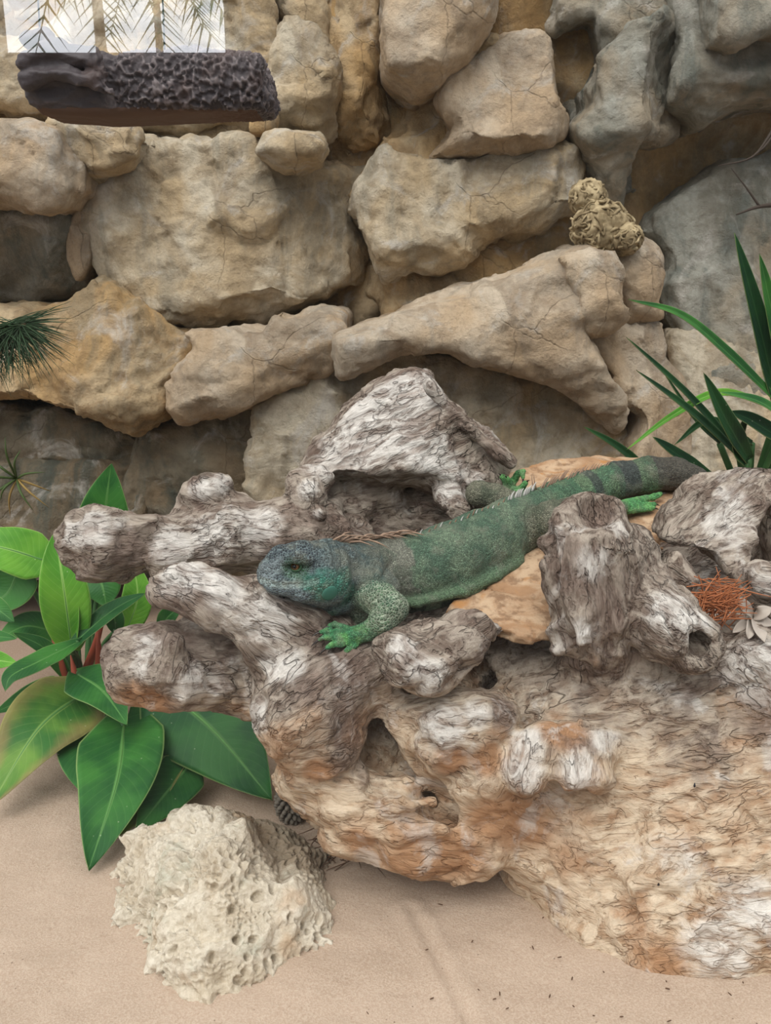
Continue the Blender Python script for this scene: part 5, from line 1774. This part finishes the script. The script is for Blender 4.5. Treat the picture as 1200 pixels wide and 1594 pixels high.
    D[:, 7] -= 0.002
    D[:, 3] -= 0.001
    D[:, 6] -= 0.005
    W = np.exp(-np.clip((D - D.min(1)[:, None]) / 0.004, 0, 20))
    W /= W.sum(1)[:, None]
    # spine coordinate
    spine = smooth_curve([P(*q[:3]) for q in HEAD + BODY[1:] + TAIL[1:]], 200)
    rad = np.interp(np.linspace(0, 1, 200), np.linspace(0, 1, len(HEAD + BODY[1:] + TAIL[1:])), [R(*q) for q in HEAD + BODY[1:] + TAIL[1:]])
    near = np.zeros(len(V), int)
    for s in range(0, len(V), 40000):
        b = V[s:s + 40000]
        near[s:s + 40000] = ((b[:, None, :] - spine[None, ::2]) ** 2).sum(2).argmin(1) * 2
    hgt = (V[:, 2] - spine[near, 2]) / rad[near]
    sx = spine[near, 0]
    # pixel-like coordinate along the animal for band placement, measured on the body itself
    arc = np.concatenate([[0], np.cumsum(np.linalg.norm(np.diff(spine, axis=0), axis=1))])[near]
    C = lambda *a: np.array(srgb(*a), np.float32)
    nz = fbm(V * 30, 3, 520)
    nz2 = fbm(V * 75, 3, 525)
    def lerp(a, b, t):
        return a + (b - a) * np.asarray(t)[:, None]
    ones = np.ones(len(V))
    head = lerp(C(84, 94, 100) * ones[:, None], C(46, 52, 60), sstep(0.0, 0.7, hgt + 0.3 * nz))
    teal = sstep(0.25, -0.15, hgt + 0.2 * nz) * sstep(0.025, 0.06, arc) * sstep(-1.05, -0.7, hgt)
    def near_px(spots):
        z = np.zeros(len(V))
        for (x, y, Y, r) in spots:
            z = np.maximum(z, sstep(1.35, 0.55, np.linalg.norm(V - P(x, y, Y), axis=1) / R(x, y, Y, r) + 0.25 * nz2))
        return z
    teal = near_px([(506, 912, 1.07, 26), (482, 908, 1.065, 16), (530, 905, 1.085, 22), (538, 925, 1.10, 20)])
    head = lerp(head, C(64, 132, 110), 0.85 * teal)
    head = lerp(head, C(134, 142, 144), 0.6 * near_px([(410, 892, 1.07, 20), (428, 880, 1.07, 16)]))
    dm = np.min([np.linalg.norm(V - q, axis=1) for q in smooth_curve(mouth, 40)], axis=0)
    head = lerp(head, C(150, 160, 150), 0.5 * sstep(0.006, 0.003, dm))
    head_teal = teal
    dist_eye = np.linalg.norm(V - eye_p, axis=1)
    head = lerp(head, C(66, 108, 72), 0.8 * sstep(0.022, 0.009, dist_eye))
    arc0 = np.linalg.norm(np.diff(spine, axis=0), axis=1).cumsum()
    a_neck = arc[np.argmin(np.linalg.norm(V - P(540, 860, 1.14), axis=1))]
    a_sh = arc[np.argmin(np.linalg.norm(V - P(640, 870, 1.19), axis=1))]
    a_hip = arc[np.argmin(np.linalg.norm(V - P(832, 780, 1.35), axis=1))]
    green = lerp(C(94, 122, 98) * ones[:, None], C(130, 150, 122), sstep(-0.3, 0.5, nz))
    neck = lerp(C(86, 104, 100) * ones[:, None], C(122, 128, 116), sstep(-0.4, 0.4, nz2))
    shoulder = lerp(C(150, 150, 134) * ones[:, None], C(118, 128, 110), sstep(-0.3, 0.4, nz))
    body = lerp(neck, shoulder, sstep(a_neck + 0.02, a_neck + 0.05, arc + 0.015 * nz) )
    body = lerp(body, green, sstep(a_sh - 0.008, a_sh + 0.004, arc + 0.035 * nz + 0.012 * hgt))
    body = lerp(body, C(62, 120, 100), 0.7 * head_teal)
    bars = 0.5 + 0.5 * np.sin(arc * 175)
    body = lerp(body, C(46, 66, 50), sstep(-0.55, -0.8, hgt) * sstep(0.45, 0.6, bars))
    body = lerp(body, C(116, 108, 88), sstep(0.45, 0.65, nz) * sstep(a_hip - 0.06, a_hip - 0.03, arc) * 0.8)
    a = arc - a_hip
    band = np.interp(a, [0, .045, .062, .066, .105, .109, .128, .132, .165, .17, .2, .205, .23, .235, .3], [0.15, 0.15, 0.15, 0, 0, .85, .85, 0.1, 0.1, 1, 1, .25, .25, 1, 1])
    tail = lerp(lerp(C(92, 132, 98) * ones[:, None], C(116, 142, 106), sstep(-.3, .4, nz)), C(74, 80, 76), band)
    tail = lerp(tail, C(104, 88, 70), 0.5 * sstep(0.2, 0.26, a))
    arm = lerp(C(88, 110, 84) * ones[:, None], C(62, 96, 72), sstep(-.3, .4, nz))
    hand = lerp(C(74, 140, 94) * ones[:, None], C(104, 166, 96), sstep(-.3, .4, nz2))
    thigh = lerp(C(136, 134, 114) * ones[:, None], C(104, 110, 90), sstep(-.3, .4, nz))
    foot = lerp(C(88, 152, 92) * ones[:, None], C(116, 178, 104), sstep(-.3, .4, nz2))
    arm2 = arm
    fold = C(112, 140, 106) * ones[:, None]
    cols = [head, body, tail, arm, hand, arm2, thigh, foot, fold]
    col = sum(c * W[:, i:i + 1] for i, c in enumerate(cols))
    pale = C(186, 190, 170)
    dark = C(38, 46, 44)
    gapc = [lerp(C(132, 150, 148) * ones[:, None], C(30, 62, 54), teal), dark * ones[:, None], dark * ones[:, None], pale * ones[:, None], C(60, 110, 66) * ones[:, None], pale * ones[:, None], C(62, 66, 54) * ones[:, None], C(60, 110, 66) * ones[:, None], dark * ones[:, None]]
    gap = sum(c * W[:, i:i + 1] for i, c in enumerate(gapc))
    con = W @ np.array([0.62, 0.75, 0.8, 0.62, 0.5, 0.6, 0.9, 0.4, 0.5])
    ssz = np.array([300, 480, 400, 270, 420, 330, 400, 420, 480])
    ssz = ssz[D.argmin(1)]
    me = make_mesh('body', V - base, Q)
    fattr(me, 'skin', col)
    fattr(me, 'gap_color', gap)
    fattr(me, 'contrast', con)
    fattr(me, 'scale_size', ssz)
    body_o = obj('body', me, M['skin'], root)

    # ---- eye
    def ellip(name, c, n, r, flat, mat, parent):
        """flattened ball facing direction n"""
        n = n / np.linalg.norm(n)
        u = np.cross(n, [0, 0, 1.0]); u /= np.linalg.norm(u)
        v = np.cross(n, u)
        Vt, Ft = [], []
        S, T = 16, 9
        for i in range(T):
            th = math.pi * i / (T - 1)
            for j in range(S):
                ph = 2 * math.pi * j / S
                Vt.append(c + n * (math.cos(th) * r * flat) + (u * math.cos(ph) + v * math.sin(ph)) * (math.sin(th) * r))
        for i in range(T - 1):
            for j in range(S):
                j2 = (j + 1) % S
                Ft.append((i * S + j, (i + 1) * S + j, (i + 1) * S + j2, i * S + j2))
        me_ = pymesh(name, np.array(Vt) - base, Ft)
        return obj(name, me_, mat, parent)
    en = np.array([-0.25, -0.95, 0.15])
    en /= np.linalg.norm(en)
    ec = eye_p + np.array([0, 0.0045, 0])
    eye = ellip('eye', ec, en, 0.0062, 0.95, M['eye_iris'], root)
    ellip('pupil', ec + en * 0.0052, en, 0.0027, 0.5, M['pupil'], eye)
    u = np.cross(en, [0, 0, 1.0]); u /= np.linalg.norm(u)
    v = np.cross(u, en)
    ring = [ec + en * 0.0028 + (u * math.cos(t) * 1.12 + v * math.sin(t) * 0.82) * 0.0066 for t in np.linspace(0, 2 * math.pi, 25)]
    Vt, Ft = tube_mesh(np.array(ring) - base, [0.0016] * 25, 6)
    obj('eyelid', pymesh('eyelid', Vt, Ft), M['eyelid'], root)
    cp = surf(f, 513, 923)
    ellip('cheek_shield', cp + grad(f, cp) * 0.0005, grad(f, cp), 0.0105, 0.26, M['cheek'], root)
    ellip('nostril', nos_p + np.array([0, 0.0008, 0]), grad(f, nos_p), 0.0021, 0.6, M['nostril'], root)

    # ---- spines along the back
    def spike(name, p, d, bend, L, r, mat):
        pts = [p - d * 0.002, p + d * L * 0.5 + bend * L * 0.12, p + d * L + bend * L * 0.5]
        Vt, Ft = tube_mesh(smooth_curve(pts, 5) - base, np.array([1, 0.95, 0.75, 0.45, 0.08]) * r, 5)
        obj(name, pymesh(name, Vt, Ft), mat, root)
    r_ = np.random.default_rng(77)
    tan = np.gradient(spine, axis=0)
    tan /= np.linalg.norm(tan, axis=1)[:, None]
    sarc = np.concatenate([[0], arc0])
    def ridge_top(s):
        i = int(np.argmin(np.abs(sarc - s)))
        c = spine[i] + np.array([0, 0, 0])
        z = c[2] + rad[i] * 1.9
        # walk down to the skin
        for _ in range(80):
            q = np.array([c[0], c[1], z])
            g = np.round((q - f.lo) / f.h).astype(int)
            if (g >= 0).all() and (g < np.array(f.F.shape)).all() and f.F[g[0], g[1], g[2]] < 0.0004:
                return q, tan[i]
            z -= 0.001
        return np.array([c[0], c[1], c[2] + rad[i]]), tan[i]
    s = a_neck - 0.012
    k = 0
    end = a_hip + 0.16
    while s < end:
        p, t = ridge_top(s)
        k += 1
        jt = r_.normal(0, 0.2)
        if s < a_sh:                       # long limp neck spines, fallen over
            d = t * 0.75 + np.array([0, -0.35 + 0.5 * jt, 0.55 + 0.6 * jt])
            L, rr, bend, mat = r_.uniform(0.026, 0.040), 0.0017, np.array([0.2, -0.3, -0.9]), M['spine']
            ds = 0.0055
        elif s < a_hip - 0.07:
            d = t * 0.35 + np.array([0, -0.15, 0.9 + jt])
            L, rr, bend, mat = r_.uniform(0.007, 0.012), 0.0012, np.array([0.1, -0.4, -0.5]), M['spine_pale' if k % 3 == 0 else 'spine']
            ds = 0.0105
        elif s < a_hip - 0.015:
            d = t * 0.3 + np.array([0, -0.1, 0.9])
            L, rr, bend, mat = 0.015, 0.0021, np.array([0.3, -0.3, -0.2]), M['spine_pale']
            ds = 0.007
        else:
            fr = (s - a_hip) / (end - a_hip)
            d = -t * 0.15 + np.array([-0.25, 0, 0.9]) if fr < 0.0 else t * 0.75 + np.array([0, 0.05, 0.8])
            L, rr, bend, mat = 0.022 * (1 - 0.75 * max(fr, 0)) + 0.003, 0.0013, t * 0.5, M['spine']
            ds = 0.0072
        d = d / np.linalg.norm(d)
        spike('crest_spine', p, d, bend, L, rr, mat)
        s += ds
    # small points along the chin
    for i in range(11):
        x = 418 + i * 6
        y = 920 + 20 * (i / 10) ** 0.8
        q = P(x, y, 1.083 + 0.0015 * i)
        spike('chin_spine', q + np.array([0, 0, 0.004]), np.array([-0.15, -0.1, -1.0]), np.array([0.4, 0, 0]), 0.0085, 0.0016, M['claw'])
    # claws on every toe
    for name, pts in toes:
        nd = nodes3(pts)
        a_, b_ = nd[-2][0], nd[-1][0]
        d = (b_ - a_) / np.linalg.norm(b_ - a_)
        spike('claw', b_, d, np.array([0, -0.1, -0.6]), 0.012, 0.0019, M['claw'])
    return f
iguana_field = build_iguana()

# ------------------------------------------------------------------ unseen tinted sheets added to dim the daylight, viewing pane, palms outside
def sheet_quad(name, pts, mat, kind='structure'):
    me = pymesh(name, pts, [tuple(range(len(pts)))], False)
    o = obj(name, me, mat)
    tag(o, kind=kind)
    return o

def tint_material(name='added_tint_sheet', TINT=TINT):
    m = Mat(name)
    tr = m.n('BsdfTransparent', {'Color': (TINT, TINT, TINT, 1)})
    m.t.links.new(tr.outputs[0], m.out.inputs[0])
    return m.m
M['tint'] = tint_material()
M['plaster'] = plain('dull_plaster', srgb(92, 88, 82), 0.9)

def pane_material():
    m = Mat('clear_pane')
    geo = m.n('NewGeometry')
    cs = m.math('ABSOLUTE', m.n('VectorMath', {0: geo.outputs['Incoming'], 1: geo.outputs['Normal']}, operation='DOT_PRODUCT').outputs['Value'])
    fres = m.math('MULTIPLY_ADD', m.math('POWER', m.math('SUBTRACT', 1.0, cs), 5.0), 0.93, 0.07)
    tr = m.n('BsdfTransparent', {'Color': (0.97, 0.98, 0.98, 1)})
    gl = m.n('BsdfGlossy', {'Color': (1, 1, 1, 1), 'Roughness': 0.0})
    mx = m.n('MixShader', {0: fres})
    m.t.links.new(tr.outputs[0], mx.inputs[1])
    m.t.links.new(gl.outputs[0], mx.inputs[2])
    m.t.links.new(mx.outputs[0], m.out.inputs[0])
    return m.m
M['pane'] = pane_material()

def build_tint_sheets_and_front():
    x, y0, y1, z0, z1 = 3.0, -3.2, 3.0, -0.06, 3.2
    sheet_quad('added_tint_top', [(-x, y0, z1), (-x, y1, z1), (x, y1, z1), (x, y0, z1)], M['tint'])  # tinted sheets added out of view, top, sides and rear, to dim the sky
    sheet_quad('added_tint_left', [(-x, y0, z0), (-x, y1, z0), (-x, y1, z1), (-x, y0, z1)], M['tint'])
    sheet_quad('added_tint_right', [(x, y1, z0), (x, y0, z0), (x, y0, z1), (x, y1, z1)], M['tint'])
    sheet_quad('added_tint_rear', [(x, y1, z0), (-x, y1, z0), (-x, y1, z1), (x, y1, z1)], M['tint'])
    # visitors' side: plaster wall round one clear opening
    a, b, c, d = -1.46, -0.60, 1.58, 2.75
    V = [(-x, y0, z0), (a, y0, z0), (b, y0, z0), (x, y0, z0), (-x, y0, c), (a, y0, c), (b, y0, c), (x, y0, c),
         (-x, y0, d), (a, y0, d), (b, y0, d), (x, y0, d), (-x, y0, z1), (a, y0, z1), (b, y0, z1), (x, y0, z1)]
    F = [(0, 1, 5, 4), (1, 2, 6, 5), (2, 3, 7, 6), (4, 5, 9, 8), (6, 7, 11, 10), (8, 9, 13, 12), (9, 10, 14, 13), (10, 11, 15, 14)]
    w = obj('wall_front', pymesh('wall_front', V, F, False), M['plaster'])
    sol = w.modifiers.new('thickness', 'SOLIDIFY')
    sol.thickness = 0.12
    tag(w, kind='structure')
    sheet_quad('window_1', [(-1.6, 0.37, 0.0), (1.6, 0.37, 0.0), (1.6, 0.37, 2.2), (-1.6, 0.37, 2.2)], M['pane'])
    pv = plain('visitor_paving', srgb(48, 46, 44), 0.9)
    sheet_quad('floor_visitors', [(-x, y0, -0.05), (x, y0, -0.05), (x, y1, -0.05), (-x, y1, -0.05)], pv)
build_tint_sheets_and_front()

M['palm_trunk'] = plain('palm_trunk', srgb(104, 88, 72), 0.9)
M['palm_frond'] = plain('palm_frond', srgb(70, 92, 56), 0.6)
def build_palm(x, y, h, label, seed):
    root = empty('palm_tree', (x, y, -0.05))
    tag(root, label, 'palm tree')
    r = np.random.default_rng(seed)
    v, fc = tube_mesh(smooth_curve([(0, 0, 0), (0.02, 0, h * 0.5), (0, 0, h)], 12), np.linspace(0.045, 0.03, 12), 10)
    obj('trunk', pymesh('trunk', v, fc), M['palm_trunk'], root)
    for k in range(14):
        a = 2 * math.pi * k / 14 + r.normal(0, 0.1)
        up = r.uniform(0.05, 0.5)
        L = r.uniform(0.7, 1.0)
        c = smooth_curve([(0, 0, h), (math.cos(a) * L * 0.5, math.sin(a) * L * 0.5, h + up * 0.6), (math.cos(a) * L, math.sin(a) * L, h + up * 0.6 - 0.45)], 16)
        V, F = tube_mesh(c, np.linspace(0.012, 0.003, 16), 5)
        V = list(V)
        for i in range(2, 16):
            t = c[min(i + 1, 15)] - c[i - 1]
            t /= np.linalg.norm(t)
            s_ = np.cross(t, [0, 0, 1])
            s_ /= np.linalg.norm(s_) + 1e-9
            for sg in (-1, 1):
                o = len(V)
                e = c[i] + s_ * sg * 0.20 + t * 0.12 + np.array([0, 0, -0.10])
                V += [c[i] - t * 0.012, c[i] + t * 0.012, e]
                F.append((o, o + 1, o + 2))
        obj('frond', pymesh('frond', V, F, False), M['palm_frond'], root)
build_palm(-1.72, -5.4, 2.6, 'slender palm outside the visitors\' opening, reflected in the pane', 1)
build_palm(-1.99, -8.2, 3.3, 'taller palm outside the visitors\' opening, reflected in the pane', 2)
